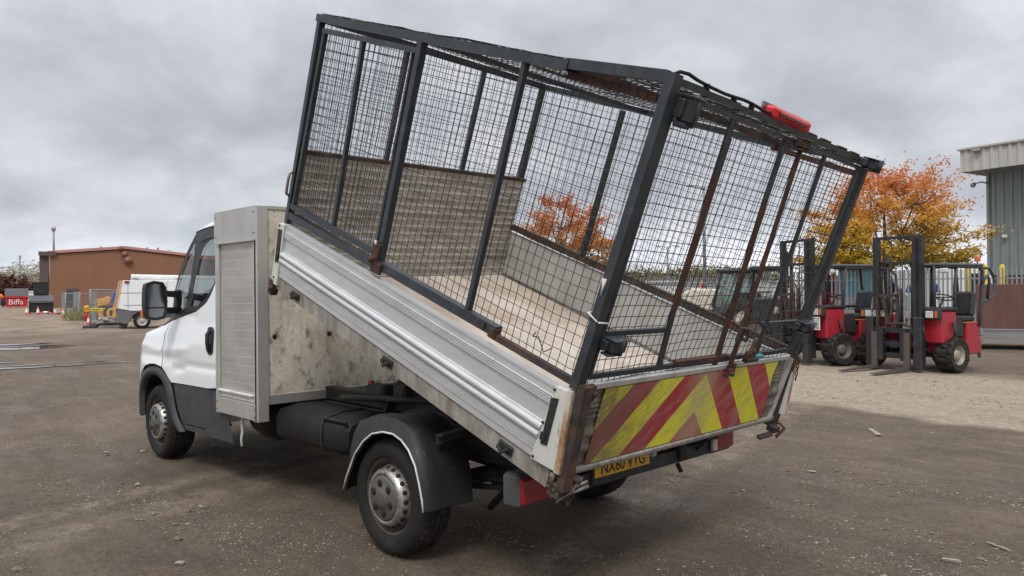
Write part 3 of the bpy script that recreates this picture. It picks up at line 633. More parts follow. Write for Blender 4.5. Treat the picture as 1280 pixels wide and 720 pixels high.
def chevron_material():
    m = bpy.data.materials.new('chevron_red_yellow'); m.use_nodes = True; t = m.node_tree; nd = t.nodes; lk = t.links; p = nd['Principled BSDF']
    uv = nd.new('ShaderNodeUVMap'); uv.uv_map = 'UVMap'; sp = nd.new('ShaderNodeSeparateXYZ'); lk.new(uv.outputs[0], sp.inputs[0])
    def ma(op, a, b=0, c=0):
        n = nd.new('ShaderNodeMath'); n.operation = op
        for i, v in enumerate((a, b, c)):
            if isinstance(v, (int, float)): n.inputs[i].default_value = v
            else: lk.new(v, n.inputs[i])
        return n.outputs[0]
    def nz(vec, scale, st, det=6, rot=0, rg=.6):
        a = nd.new('ShaderNodeMapping'); a.inputs['Rotation'].default_value = (0, 0, rot); lk.new(vec, a.inputs[0])
        b = nd.new('ShaderNodeMapping'); b.inputs['Scale'].default_value = st; lk.new(a.outputs[0], b.inputs[0])
        n = nd.new('ShaderNodeTexNoise'); n.inputs['Scale'].default_value = scale; n.inputs['Detail'].default_value = det; n.inputs['Roughness'].default_value = rg; lk.new(b.outputs[0], n.inputs['Vector']); return n.outputs[0]
    def rmp(f, a, b, c=0, d=1):
        r = nd.new('ShaderNodeMapRange'); r.inputs[1].default_value = a; r.inputs[2].default_value = b; r.inputs[3].default_value = c; r.inputs[4].default_value = d; lk.new(f, r.inputs[0]); return r.outputs[0]
    def mx(f, a, b):
        x = nd.new('ShaderNodeMix'); x.data_type = 'RGBA'; lk.new(f, x.inputs[0])
        for s, v in ((6, a), (7, b)):
            if isinstance(v, tuple): x.inputs[s].default_value = (*v, 1)
            else: lk.new(v, x.inputs[s])
        return x.outputs[2]
    s = ma('ADD', ma('ABSOLUTE', ma('ADD', sp.outputs[0], .05)), sp.outputs[1])
    fr = ma('FRACT', ma('DIVIDE', ma('SUBTRACT', s, .235), .444))          # 0..0.5 yellow, 0.5..1 red
    red = ma('GREATER_THAN', fr, .5)
    # per-sheet ageing: left end is much dirtier
    c = mx(red, (.86, .82, .03), (.43, .022, .04))
    fade = nz(uv.outputs[0], 5, (1, 2.6, 1), 6, R(35), .7)
    c = mx(ma('MULTIPLY', rmp(fade, .46, .68), .6), c, (.50, .33, .27))
    scr = nz(uv.outputs[0], 12, (1, 9, 1), 7, R(38), .75)
    left = rmp(sp.outputs[0], .2, .75); mid = ma('MULTIPLY', rmp(sp.outputs[0], -.28, -.1), rmp(sp.outputs[0], .12, .0))
    c = mx(ma('MULTIPLY', mid, .55), c, (.50, .42, .26))
    amt = ma('ADD', ma('MULTIPLY', left, .58), .40)
    c = mx(ma('MULTIPLY', rmp(scr, .42, .64), amt), c, (.12, .09, .065))
    pt = nz(uv.outputs[0], 90, (1, 1, 1), 3); c = mx(ma('MULTIPLY', rmp(pt, .62, .7), .4), c, (.10, .08, .06))
    low = rmp(nz(uv.outputs[0], 8, (1, 1, 1)), .35, .7); c = mx(ma('MULTIPLY', ma('MULTIPLY', left, low), .85), c, (.15, .095, .07))
    c = mx(ma('MULTIPLY', rmp(sp.outputs[0], .40, .80), ma('ADD', ma('MULTIPLY', rmp(scr, .36, .6), .45), .22)), c, (.15, .10, .075))
    lk.new(c, p.inputs['Base Color']); p.inputs['Roughness'].default_value = .42
    return m
mb = MB(); nu = 24
P = []
for j in range(7):
    v = .07+(.462-.07)*j/6; rr_ = -.885-.02*math.sin(j)
    P.append([(-.0535, .822+(rr_-.822)*i/nu, v) for i in range(nu+1)])
mb.grid(P, chevron_material(), smooth=False)
cv = MB(); cv.v = list(mb.v); cv.f = list(mb.f); cv.mi = mb.mi; cv.ms = mb.ms; cv.sm = mb.sm
me_uv = [(v[1], v[2]) for v in mb.v]
cb = bb('chevron_board', None, tg, cv, recalc=False, xf=XT)
uvl = cb.data.uv_layers.new(name='UVMap')
for lp in cb.data.loops: uvl.data[lp.index].uv = me_uv[lp.vertex_index]
so = cb.modifiers.new('thickness', 'SOLIDIFY'); so.thickness = .006; so.offset = -1
# corner gear: catches, chains
def chain(pts, link=.03, name='chain', m=rust_dark):
    mb = MB(); pts = [Vector(p) for p in pts]; d = 0; L_ = []
    for a, b in zip(pts, pts[1:]):
        n_ = max(1, int((b-a).length/(link*.72)))
        for i in range(n_): L_.append((a+(b-a)*(i+.5)/n_, (b-a).normalized()))
    for i, (p, t) in enumerate(L_):
        a = t.cross(Vector((1, .2, 0)) if i % 2 else Vector((.2, 1, 0))).normalized(); q = []
        for k in range(9):
            an = 2*math.pi*k/8; q.append(p+t*math.cos(an)*link*.5+a*math.sin(an)*link*.28)
        mb.tube(q, .0035, 6, caps=False)
    return bb(name, m, truck, mb)
chain([(-.045, 1.045, .52), (-.05, 1.04, .3), (-.055, 1.03, .12), (-.06, 1.01, .03)])
chain([(-.03, -HW-.01, .50), (-.04, -HW-.03, .40), (-.05, -HW-.03, .34)], .03)
mb = MB()
rnd = random.Random(3)
for q in range(16):
    c_ = (rnd.uniform(-.10, -.02), HW+rnd.uniform(-.13, .01), rnd.uniform(-.045, .07)); rt = Matrix.Rotation(rnd.uniform(-1, 1), 3, 'X') @ Matrix.Rotation(rnd.uniform(-1, 1), 3, 'Z')
    mb.box(c_, (rnd.uniform(.015, .04), rnd.uniform(.02, .05), rnd.uniform(.012, .03)), None, rt, .003)
mb.tube([(-.03, HW-.0, .10), (-.07, HW-.03, .06), (-.09, HW-.06, .0), (-.07, HW-.10, -.04), (-.05, HW-.06, -.05), (-.06, HW-.02, -.02)], .007, 6); mb.tube([(-.08, HW-.12, .06), (-.11, HW-.06, .03), (-.09, HW+.0, -.02), (-.06, HW-.03, -.06)], .006, 6)
mb.box((-.045, HW-.05, .0), (.07, .10, .05), None, None, .006); mb.lathe([(0, .02), (.016, .02), (.016, -.02), (0, -.02)], (-.08, HW-.04, .045), (-.3, 1, .2), 10)
bb('corner_catch', mat('muddy_catch', (.12, .09, .07), .85, .2, var=.35, vs=25, dirt=(.045, .03, .022), da=.8, ds=14, bump=.3), truck, mb)
mb = MB(); mb.tube([(-.075, HW-.09, -.01), (-.085, HW-.20, .012)], .010, 8); mb.tube([(-.085, HW-.10, .03), (-.095, HW-.17, .05)], .008, 8); bb('catch_rod', bare, truck, mb)
chain([(-.08, HW-.02, .05), (-.10, HW-.06, -.05), (-.08, HW-.10, -.06), (-.07, HW-.14, .0)], .026)
mb = MB(); mb.box((-.05, -HW+.05, .01), (.06, .07, .04), bev=.004); mb.tube([(-.06, -HW+.02, .05), (-.1, -HW+.0, .03), (-.09, -HW+.06, -.03)], .011, 8); mb.box((-.06, -HW+.16, -.02), (.04, .16, .03), bev=.01); bb('corner_catch', rust_dark, truck, mb)
# ============================================================ chassis
mb = MB()
for s in (1, -1):
    mb.box((1.45, s*.42, .615), (5.2, .07, .20), None, bev=.006)
    mb.box((.55, s*.40, .775), (3.6, .09, .10), None, bev=.006)
for x in (-1.05, -.55, .2, .8, 1.4, 2.2, 3.2): mb.box((x, 0, .62), (.09, .84, .12))
for s in (1, -1):
    mb.prism([(.45, s*.46, .72), (.62, s*.46, .72), (.53, s*.46, .56)], (0, s*.03, 0)); mb.prism([(.62, s*.46, .84), (.80, s*.46, .84), (.70, s*.46, .72)], (0, s*.06, 0))
ch = mb.build('chassis_frame', chassis_m, truck)
mb = MB(); mb.box((-.20, .55, .875), (.06, .02, .05)); mb.box((1.0, .43, .86), (.05, .03, .12), bev=.004); mb.build('hydraulic_block', mat('red_paint', (.4, .06, .03), .6, dirt=(.08, .05, .04), da=.6), ch)
mb = MB(); mb.tube([(1.25, .2, .72), (.55, .15, 1.05)], .055, 16); mb.tube([(.55, .15, 1.05), (.30, .14, 1.15)], .042, 16); mb.box((1.22, .2, .72), (.14, .2, .14), bev=.01); mb.build('tipping_ram', chassis_m, truck)
mb = MB()
for s in (1, -1): mb.tube([(x, s*.50, .40+.06*abs(x)/.62) for x in (-.62, -.4, -.2, 0, .2, .4, .62)], .02, 8)
mb.tube([(0, -.85, .35), (0, .85, .35)], .055, 16); mb.lathe([(0, .12), (.1, .1), (.15, .03), (.15, -.03), (.1, -.1), (0, -.12)], (0, 0, .36), (1, 0, 0), 24)
mb.tube([(0, 0, .37), (2.2, 0, .5)], .04, 12); mb.tube([(-.1, .55, .36), (-.85, .5, .45)], .018, 8); mb.tube([(-.9, .72, .42), (-.55, .35, .42)], .016, 8)
mb.tube([(-.35, .48, .25), (-.75, .47, .62)], .022, 8)
mb.build('rear_axle', chassis_m, truck)
mb = MB(); mb.tube([(.4, -.3, .42), (2.0, -.3, .42)], .03, 10); mb.tube([(1.1, .62, .80), (.6, .60, .84), (.1, .55, .86)], .022, 8); mb.box((.75, .52, .86), (.22, .12, .12), bev=.02); mb.box((.5, .50, .88), (.14, .1, .1), bev=.02); mb.tube([(.2, .2, .84), (-.5, .5, .86)], .02, 8)
mb.build('under_gear', chassis_m, truck)
# fuel tank and strap
mb = MB(); sec = [(.62, .50), (.66, .46), (.84, .47), (.87, .51), (.87, .64), (.84, .69), (.70, .72), (.52, .72)]
P = [[(x, y*(.93 if e else 1)+(.03 if e else 0), z+(.02 if e and z < .6 else (-.02 if e else 0))) for y, z in sec+[sec[0]]] for x, e in ((.66, 1), (.70, 0), (1.02, 0), (1.20, 0), (1.62, 0), (1.68, 1))]
mb.grid(P, None); mb.add([q for q in P[0][:-1]], [tuple(range(8))]); mb.add([q for q in P[-1][:-1]], [tuple(range(8))])
tk_ = mb.build('fuel_tank', tank_m, truck)
mb = MB()
for x in (.95,): mb.tube([(x, y*1.008, z+(.006 if z > .6 else -.006)) for y, z in sec], .007, 6)
mb.box((.80, .86, .70), (.30, .02, .02), bev=.005); mb.build('tank_strap', chassis_m, tk_)
mb = MB(); mb.tube([(1.8, .72, .60), (2.05, .72, .60)], .17, 20); mb.box((2.0, .6, .55), (.35, .35, .3), bev=.05); mb.build('air_filter_box', tank_m, truck)
mb = MB(); mb.tube([(2.06, .93, .62), (2.04, .95, .55), (2.03, .95, .48), (2.05, .95, .42), (2.04, .95, .36)], .011, 8); mb.build('breather_hose', white_trim, truck)
# ---- wheels
def wheel(x, y, s, rad=.352):
    """s: +1 outer face towards +Y"""
    c = (x, y, rad-.004); k = s
    mb = MB(); n = 96
    pr = [(.230, -.005), (.238, .004), (.26, .011), (.29, .013), (.318, .008), (.334, -.006), (.342, -.016), (.350, -.028)]
    P = []
    full = [(r, o) for r, o in pr]
    tr = []
    o = -.030; i = 0
    for q in range(5):
        a = -.030-q*.036; tr += [(.352, a), (.352, a-.027), (.342, a-.029), (.342, a-.034)]
    full += tr[:-2]; full += [(r, -.225-o_) for r, o_ in reversed(pr)]
    vs = []
    for j, (r, o_) in enumerate(full):
        row = []
        for t in range(n+1):
            an = 2*math.pi*t/n; rr = r
            if r > .347 and (j < 12 or j > len(full)-13) and t % 2 == 0 and (j <= 9 or j >= len(full)-10): rr -= .006
            row.append((x+rr*math.cos(an), y+k*o_, c[2]+rr*math.sin(an)))
        vs.append(row)
    mbT = MB(); mbT.grid(vs[:8], rubber); mbT.grid(vs[7:len(full)-7], tread_mat, smooth=False); mbT.grid(vs[len(full)-8:], rubber)
    wr = mbT.build('wheel', None, truck)
    mb = MB(); mb.lathe([(.230, -.220), (.219, -.15), (.209, -.07), (.215, -.035), (.224, -.02), (.231, -.006), (.222, -.010), (.208, -.022), (.202, -.055), (.180, -.060)], (x, y, c[2]), (0, k, 0), 64, rim_m)
    mb.lathe([(.182, -.060), (.10, -.065), (0.0, -.065)], (x, y, c[2]), (0, k, 0), 48, rim_m); mb.build('rim', None, wr)
    mb = MB(); mb.lathe([(.190, -.060), (.184, -.030), (.177, -.008), (.166, .018), (.155, .028), (.140, .031), (.136, .022)], (x, y, c[2]), (0, k, 0), 64, hub_silver); mb.build('hub_ring', None, wr)
    mb = MB()
    for q in range(20):
        an = 2*math.pi*q/20; p = Vector((x+.1775*math.cos(an), y-k*.006, c[2]+.1775*math.sin(an))); nrm = Vector((math.cos(an)*.93, k*.3, math.sin(an)*.93))
        mb.lathe([(0, .003), (.0135, .003), (.0155, -.004)], p, nrm, 14)
    mb.build('vent_hole_shade', gap_dark, wr)  # raised black discs stand in for the shade inside the vent holes
    mb = MB(); mb.lathe([(.137, .020), (.132, .034), (.120, .040), (.060, .038), (.052, .050), (.036, .054), (0, .054)], (x, y, c[2]), (0, k, 0), 48, hub_grey)
    for q in range(6):
        an = 2*math.pi*(q+.3)/6; mb.lathe([(0, .0425), (.022, .0425), (.025, .034)], (x+.090*math.cos(an), y, c[2]+.090*math.sin(an)), (0, k, 0), 14, gap_dark)  # bolt recesses are black discs, their inner shade painted as colour
    mb.build('hub_cap', None, wr)
    return wr
wheel(0, .99, 1); wheel(0, -.99, -1); wheel(3.8456, .955, 1); wheel(3.8456, -.955, -1)
# ---- rear mudguards
def mudguard(s):
    lip = [(.384, .34), (.35, .42), (.30, .50), (.255, .575), (.16, .668), (.06, .728), (-.05, .752), (-.15, .752), (-.23, .728), (-.30, .68), (-.36, .60), (-.395, .505), (-.42, .42), (-.43, .355)]
    sh = [(.41, .35), (.40, .46), (.39, .58), (.34, .70), (.27, .782), (.15, .822), (.03, .842), (-.09, .842), (-.20, .822), (-.275, .785), (-.35, .70), (-.405, .60), (-.435, .50), (-.445, .36)]
    inn = [(x, z-(.035 if z > .75 else 0)) for x, z in sh]
    rows = [[(x, s*.70, z) for x, z in inn], [(x, s*.95, z) for x, z in sh], [(x, s*1.0, z-.008) for x, z in sh], [(x*.5+X_*.5, s*1.028, z*.5+Z_*.5) for (x, z), (X_, Z_) in zip(sh, lip)], [(x, s*1.05, z) for x, z in lip], [(x*.97, s*1.045, z-.012) for x, z in lip], [(x*.96, s*.99, z-.012) for x, z in sh], [(x*.96, s*.70, z-.014) for x, z in sh], [(x, s*.70, z) for x, z in sh]]
    mb = MB(); mb.grid(rows, None, smooth=False)
    g = mb.build('mudguard', guard_m, truck)
    for p in g.data.polygons: p.use_smooth = True
    e = g.modifiers.new('edge', 'EDGE_SPLIT'); e.split_angle = R(32)
    mb = MB(); mb.tube([(x, s*1.053, z) for x, z in lip], .006, 6); mb.build('edge_trim', white_trim, g)
    mb = MB(); mb.bar((-.40, s*.93, .735), (-.42, s*.45, .78), .012, .055, (0, 0, 1)); mb.bar((-.425, s*.93, .762), (-.445, s*.45, .806), .05, .012, (0, 0, 1)); mb.build('support_bracket', chassis_m, g)
mudguard(1); mudguard(-1)
# ---- tool box behind the cab
mb = MB(); mb.box((1.99, 0, 1.485), (.715, 2.02, 1.50), galv_side, bev=.004)
tb = mb.build('tool_box', None, truck)
mb = MB(); 
P = [[(1.628, -.93+1.86*j/6, .80+1.41*i/6) for j in range(7)] for i in range(7)]
mb.prism([(1.626, -.93, .80), (1.626, .93, .80), (1.626, .93, 2.21), (1.626, -.93, 2.21)], (.004, 0, 0)); mb.build('rear_panel', box_rear, tb)
mb = MB(); mb.tube([(3.8456, -.75, .33), (3.8456, .75, .33)], .05, 12); mb.build('front_axle', chassis_m, truck)
mb = MB(); mb.box((1.63, 0, 2.225), (.025, 2.04, .03), bev=.003); mb.build('top_trim', galv_side, tb)
mb = MB(); mb.box((1.632, 0, .765), (.03, 1.87, .075), bev=.004); mb.build('panel_trim', mat('dirty_alloy_trim', (.33, .32, .29), .5, .4, dirt=(.15, .12, .09), da=.7, ds=6), tb)
for s in (1, -1):
    mb = MB(); mb.box((1.634, s*.978, 1.42), (.05, .09, 1.63), bev=.004); mb.box((1.655, s*1.012, 1.42), (.05, .022, 1.63), bev=.003); mb.build('corner_strip', galv_side, tb)
    mb = MB(); mb.box((2.0, s*1.018, 2.107), (.74, .014, .26), bev=.003); mb.box((1.97, s*1.030, 1.975), (.68, .03, .012)); mb.build('header_plate', galv_side, tb)
    mb = MB(); mb.box((2.315, s*1.018, 1.295), (.07, .016, 1.37), bev=.003); mb.box((2.0, s*1.016, .675), (.70, .016, .125), bev=.003); mb.build('frame_strip', galv_side, tb)
    mb = MB(); rows = []
    z = .75; P = []
    while z < 1.97:
        h_ = .068
        for dz, o in ((0, 1.004), (.004, 1.0105), (h_-.006, 1.012), (h_-.002, 1.004)): P.append([(1.685, s*o, z+dz), (2.275, s*o, z+dz)])
        z += h_
    mb.grid(P, None, smooth=False); rs = mb.build('roller_shutter', shutter_m, tb)
    mb = MB(); mb.box((1.98, s*1.028, .80), (.60, .028, .018), bev=.004); mb.box((1.98, s*1.013, .775), (.60, .008, .05)); mb.build('pull_bar', white_trim, tb)
mb = MB()
for y, z in ((.877, 1.241), (.408, 1.245), (-.1, 1.25), (-.6, 1.25)): mb.lathe([(0, .006), (.016, .005), (.02, 0)], (1.627, y, z), (-1, 0, 0), 14)
mb.build('rubber_plugs', gap_dark, tb)
mb = MB()
for s in (1, -1):
    for x in (1.66, 2.33):
        for z in (.64, .70, 2.03, 2.19): mb.lathe([(0, .004), (.006, .003), (.007, 0)], (x, s*1.0255, z), (0, s, 0), 8)
mb.build('rivets', rust_dark, tb)
# ---- rear lamps, plate, underrun
mb = MB(); mb.box((-1.10, .0, .545), (.055, 1.86, .085), bev=.006); mb.box((-1.075, .0, .62), (.04, 1.5, .14)); mb.build('rear_crossbar', mat('dark_blue_grey_steel', (.02, .025, .032), .5, .2, dirt=(.09, .075, .06), da=.6, ds=6), truck)
for s in (1, -1):
    mb = MB(); mb.box((-1.08, s*.885, .585), (.12, .27, .175), bev=.02); lh = mb.build('rear_lamp', mat('lamp_housing', (.06, .06, .06), .6, dirt=(.13, .12, .11), da=.6), truck)
    mb = MB(); mb.box((-1.146, s*.905, .585), (.03, .20, .13), red_lens, bev=.01); mb.build('lens', None, lh)
    mb = MB(); mb.box((-1.150, s*.775, .56), (.026, .055, .075), bev=.006); mb.build('lens', clear_lens, lh, 'clear reversing lens')
mb = MB(); mb.tube([(-1.18, -.60, .60), (-1.12, -.60, .55), (-1.08, -.60, .53)], .012, 8); mb.build('lamp_stub', chassis_m, truck)
mb = MB(); mb.box((-1.15, .195, .610), (.008, .50, .108), bev=.003); np_ = mb.build('number_plate', plate_yellow, truck)
text('NX60 VYG', 'plate_lettering', .098, ink, np_, Vector((-1.1555, .195, .600)), Matrix(((0, 0, -1), (-1, 0, 0), (0, 1, 0))), .001, sx=.88)
mb = MB(); mb.tube([(-1.1, -.42, .49), (-1.13, -.42, .44)], .014, 8); mb.build('tow_pin', chassis_m, truck)
# ============================================================ CAB
def cw(x, z):
    t = max(0, z-1.12); o = .985-.03*max(0, .55-z)-.14*t**1.15
    g = min(max((z-1.2)/.15, 0), 1)
    o -= g*float(np.interp(x, [2.9, 3.25, 3.5, 3.6, 3.7, 3.85, 4.0, 4.4], [0, .03, .045, .055, .079, .147, .24, .55]))
    x0_ = float(np.interp(z, [.3, .95, 1.2], [4.14, 4.12, 3.98])); k = float(np.interp(z, [.3, .9, 1.2], [.40, .42, .5]))
    return o-k*max(0, (x-x0_)/.72)**2.1
def inpoly(x, y, P):
    c = False; j = len(P)-1
    for i in range(len(P)):
        if (P[i][1] > y) != (P[j][1] > y) and x < (P[j][0]-P[i][0])*(y-P[i][1])/(P[j][1]-P[i][1])+P[i][0]: c = not c
        j = i
    return c
def dens(P, st=.05):
    o = []
    for a, b in zip(P, P[1:]+P[:1]):
        n_ = max(1, int(math.hypot(b[0]-a[0], b[1]-a[1])/st))
        for i in range(n_): o.append((a[0]+(b[0]-a[0])*i/n_, a[1]+(b[1]-a[1])*i/n_))
    return o
def smooth2(P, it=2):
    for _ in range(it):
        Q = []
        for a, b in zip(P, P[1:]+P[:1]): Q += [(a[0]*.75+b[0]*.25, a[1]*.75+b[1]*.25), (a[0]*.25+b[0]*.75, a[1]*.25+b[1]*.75)]
        P = Q
    return P
def panel(name, m, par, outline, holes=(), off=0.0, s=1, lab=None, thick=.012, crease=None, extra=None):
    O = dens(outline); H = [dens(h) for h in holes]
    vs = [Vector(p) for p in O]; ed = [(i, (i+1) % len(O)) for i in range(len(O))]
    for h in H:
        b = len(vs); vs += [Vector(p) for p in h]; ed += [(b+i, b+(i+1) % len(h)) for i in range(len(h))]
    xs = [p[0] for p in O]; zs = [p[1] for p in O]; st = .045
    for i in range(int((max(xs)-min(xs))/st)+1):
        for j in range(int((max(zs)-min(zs))/st)+1):
            x, z = min(xs)+(i+.5)*st, min(zs)+(j+.5)*st
            if inpoly(x, z, O) and not any(inpoly(x, z, h) for h in H):
                if min(math.hypot(x-a[0], z-a[1]) for q in [O]+H for a in q) > .022: vs.append(Vector((x, z)))
    V, E_, F, *_ = delaunay_2d_cdt(vs, ed, [], 0, 1e-5)
    mb = MB(); f2 = []
    for f in F:
        cx = sum(V[i].x for i in f)/len(f); cz = sum(V[i].y for i in f)/len(f)
        if inpoly(cx, cz, O) and not any(inpoly(cx, cz, h) for h in H): f2.append(f if s > 0 else f[::-1])
    P3 = [(v.x, s*(cw(v.x, v.y)+off+(crease(v.x, v.y) if crease else 0)), v.y) for v in V]
    mb.add(P3, f2, None, True)
    o = mb.build(name, m, par, lab, recalc=False)
    me = o.data
    if sum(p.normal.y*p.area for p in me.polygons)*s < 0: me.flip_normals()
    fx = lambda x, z: cw(x, z)+(crease(x, z) if crease else 0)
    e_ = .02; nn = [Vector((-(fx(v.x+e_, v.y)-fx(v.x-e_, v.y))/(2*e_), s, -(fx(v.x, v.y+e_)-fx(v.x, v.y-e_))/(2*e_))).normalized() for v in V]
    me.normals_split_custom_set_from_vertices(nn)
    return o
def span(name, m, par, rows, crown, bulge=0.0, n=14, ce=.6, off=0.0, lab=None, thick=.012):
    """strip across the cab between the two side edges; rows of (x, z)"""
    mb = MB(); P = []
    for i, (x, z) in enumerate(rows):
        w_ = cw(x, z)+off; row = []
        for j in range(n+1):
            q = -1+2*j/n; k = (1-q*q)
            cr_ = crown if not isinstance(crown, list) else crown[i]; bu = bulge if not isinstance(bulge, list) else bulge[i]
            row.append((x+bu*k**.8, w_*q, z+cr_*k**ce))
        P.append(row)
    mb.grid(P, None); o = mb.build(name, m, par, lab)
    if thick:
        so_ = o.modifiers.new('thickness', 'SOLIDIFY'); so_.thickness = thick; so_.offset = -1
    return o
roofrows = [(2.44, 2.165), (2.8, 2.165), (3.05, 2.158), (3.25, 2.14)]
screen = [(3.25, 2.14), (3.38, 2.03), (3.48, 1.925), (3.60, 1.76), (3.70, 1.62), (3.85, 1.335)]
cab = span('cab_body', white_paint, truck, roofrows+[(3.30, 2.10)], [.115, .115, .095, .06, .035], [0, 0, .05, .16, .2], 40, .28)
ws = span('windscreen', screen_glass, cab, screen, [.035, .03, .02, .01, 0, 0], [.2, .24, .27, .30, .32, .34], thick=0)
mb = MB()
for s in (1, -1):
    mb.tube([(x, s*(cw(x, z)+.003), z+.000) for x, z in roofrows], .006, 8)
mb.build('roof_gutter', gap_dark, cab)
mb = MB()
for s in (1, -1): mb.tube([(x-.3*(i > 2)*0, s*(cw(x, z)-.16), z+.085-.012*i) for i, (x, z) in enumerate([(2.44, 2.165), (2.8, 2.165), (3.05, 2.158), (3.2, 2.14)])], .012, 8)
mb.build('roof_seam', gap_dark, cab)
archo = [(4.245, .40), (4.25, .56), (4.225, .70), (4.13, .80), (4.02, .855), (3.90, .878), (3.77, .885), (3.65, .872), (3.56, .845), (3.48, .795), (3.41, .711), (3.365, .62), (3.335, .534), (3.28, .455), (3.20, .39), (3.13, .345)]
archi = [(4.19, .38), (4.185, .56), (4.15, .66), (4.08, .735), (3.99, .782), (3.90, .803), (3.77, .808), (3.66, .79), (3.60, .765), (3.54, .715), (3.48, .64), (3.44, .56), (3.405, .49), (3.36, .43), (3.29, .37), (3.22, .335)]
def crs(x, z):
    # pressed shoulder over the wheel and waist crease
    a = .018*math.exp(-((z-1.07-.02*math.sin(x*3))/.035)**2)*(1 if x > 3.2 else math.exp(-((x-3.2)/.15)**2))
    b = -.012*math.exp(-((z-(.885+.05*max(0, min(1, (3.35-x)/.3))))/.03)**2)*(1 if x < 3.4 else 0)
    c = .03*max(0, min(1, (1.02-z)/.12))*(math.exp(-((x-3.80)/.42)**4))
    return a+b+c
cabside = {}
for s in (1, -1):
    # white door below the window line
    door_out = [(2.44, .79), (2.62, .775), (3.39, .765), (3.44, .80), (3.50, .85), (3.575, .89), (3.60, 1.0), (3.59, 1.20), (3.60, 1.315), (3.258, 1.372), (2.934, 1.418), (2.80, 1.468), (2.731, 1.501), (2.66, 1.57), (2.624, 1.623), (2.59, 1.71), (2.44, 1.78)]
    dr = panel('door', white_paint, truck, door_out, s=s, crease=crs)
    panel('wing_panel', white_paint, cab, [(3.59, .895), (3.66, .905), (3.77, .915), (3.90, .908), (4.03, .88), (4.14, .825), (4.23, .73), (4.30, .72), (4.5, .74), (4.5, 1.0), (4.42, 1.09), (4.25, 1.16), (4.05, 1.21), (3.95, 1.235), (3.84, 1.262), (3.61, 1.31), (3.605, 1.2), (3.612, 1.0)], s=s, crease=crs)
    # dark surround of the side windows
    glass1 = [(3.12, 1.46), (3.09, 1.61), (3.06, 1.865), (2.975, 1.985), (2.84, 2.045), (2.46, 2.06), (2.46, 1.80), (2.60, 1.76), (2.64, 1.66), (2.74, 1.545), (2.93, 1.47)]
    quart = [(3.66, 1.385), (3.64, 1.55), (3.55, 1.73), (3.44, 1.88), (3.25, 2.04), (3.235, 1.95), (3.23, 1.7), (3.27, 1.44)]
    sur = [(3.85, 1.275), (3.85, 1.335), (3.70, 1.62), (3.60, 1.76), (3.48, 1.925), (3.38, 2.03), (3.25, 2.14), (3.05, 2.158), (2.8, 2.163), (2.44, 2.163), (2.44, 1.79), (2.592, 1.72), (2.628, 1.63), (2.664, 1.577), (2.735, 1.51), (2.803, 1.476), (2.936, 1.426), (3.26, 1.38), (3.60, 1.323)]
    su = panel('window_surround', black_plastic, truck, sur, (glass1, quart), s=s, off=-.002)
    panel('roof_band', arch_plastic, su, [(3.235, 2.138), (3.05, 2.152), (2.8, 2.156), (2.44, 2.156), (2.44, 2.072), (2.84, 2.068), (3.0, 2.05), (3.14, 2.035)], s=s, off=.004, thick=.004)
    panel('door_glass', win_glass, dr, glass1, s=s, off=-.012, thick=0)
    panel('quarter_glass', screen_glass, cab, quart, s=s, off=-.012, thick=0)
    # cowl, cladding, arch, sill
    cl = panel('lower_cladding', arch_plastic, truck, [(3.385, .755), (3.33, .62), (3.28, .52), (3.18, .42), (3.18, .415), (2.51, .43), (2.545, .62), (2.56, .768)], s=s, off=-.004)
    panel('lower_cladding', arch_plastic, truck, [(2.553, .766), (2.538, .62), (2.503, .423), (3.17, .408), (3.10, .365), (2.13, .372), (2.16, .45), (2.22, .56), (2.30, .70), (2.36, .766)], s=s, off=-.003)
    mb = MB(); rows = []
    for (a, b) in zip(archo, archi):
        ya, yb = cw(*a), cw(*b); m_ = ((a[0]+b[0])/2, (a[1]+b[1])/2)
        rows.append([(a[0], s*(ya-.005), a[1]), (a[0], s*(ya+.018), a[1]), (m_[0], s*(cw(*m_)+.028), m_[1]), (b[0], s*(yb+.024), b[1]), (b[0], s*(yb-.10), b[1]+.003)])
    mb.grid(rows, None); mb.build('wheel_arch_trim', arch_plastic, truck)
    mb = MB(); mb.grid([[(a[0], s*(cw(*a)-.02), a[1]-.01), (a[0], s*.5, a[1]-.01)] for a in archi], None); mb.build('arch_liner', gap_dark, cab)
    # flap, handle
    ha = [(2.635, 1.275), (2.60, 1.295), (2.53, 1.295), (2.495, 1.27), (2.485, 1.10), (2.51, 1.068), (2.57, 1.06), (2.605, 1.08)]
    hd = panel('handle', black_plastic, dr, smooth2(ha, 1), s=s, off=.008)
    mb = MB(); mb.tube([(2.57, s*.985, 1.26), (2.565, s*1.008, 1.23), (2.555, s*1.012, 1.16), (2.55, s*1.005, 1.10), (2.552, s*.985, 1.085)], .016, 10); mb.build('grip', black_plastic, dr)
    panel('fuel_flap', white_paint, cab, [(2.50, .80), (2.48, .87), (2.445, .90), (2.43, .90), (2.43, .79)], s=s, off=.004)
    # dark inner backing so that gaps read dark
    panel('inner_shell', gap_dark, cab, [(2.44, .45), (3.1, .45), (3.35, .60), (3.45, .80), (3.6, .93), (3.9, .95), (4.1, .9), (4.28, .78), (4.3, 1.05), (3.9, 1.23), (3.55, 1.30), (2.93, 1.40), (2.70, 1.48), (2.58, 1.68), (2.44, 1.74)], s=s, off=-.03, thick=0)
    # mirror
    mb = MB()
    def mshape(cx, cy, cz): pass
    prof_ = [(-.085, .155), (-.095, .11), (-.10, 0), (-.095, -.12), (-.07, -.165), (.0, -.175), (.07, -.16), (.09, -.11), (.095, 0), (.085, .12), (.06, .165), (-.02, .178)]
    cx, cy, cz = 3.27, 1.175, 1.515
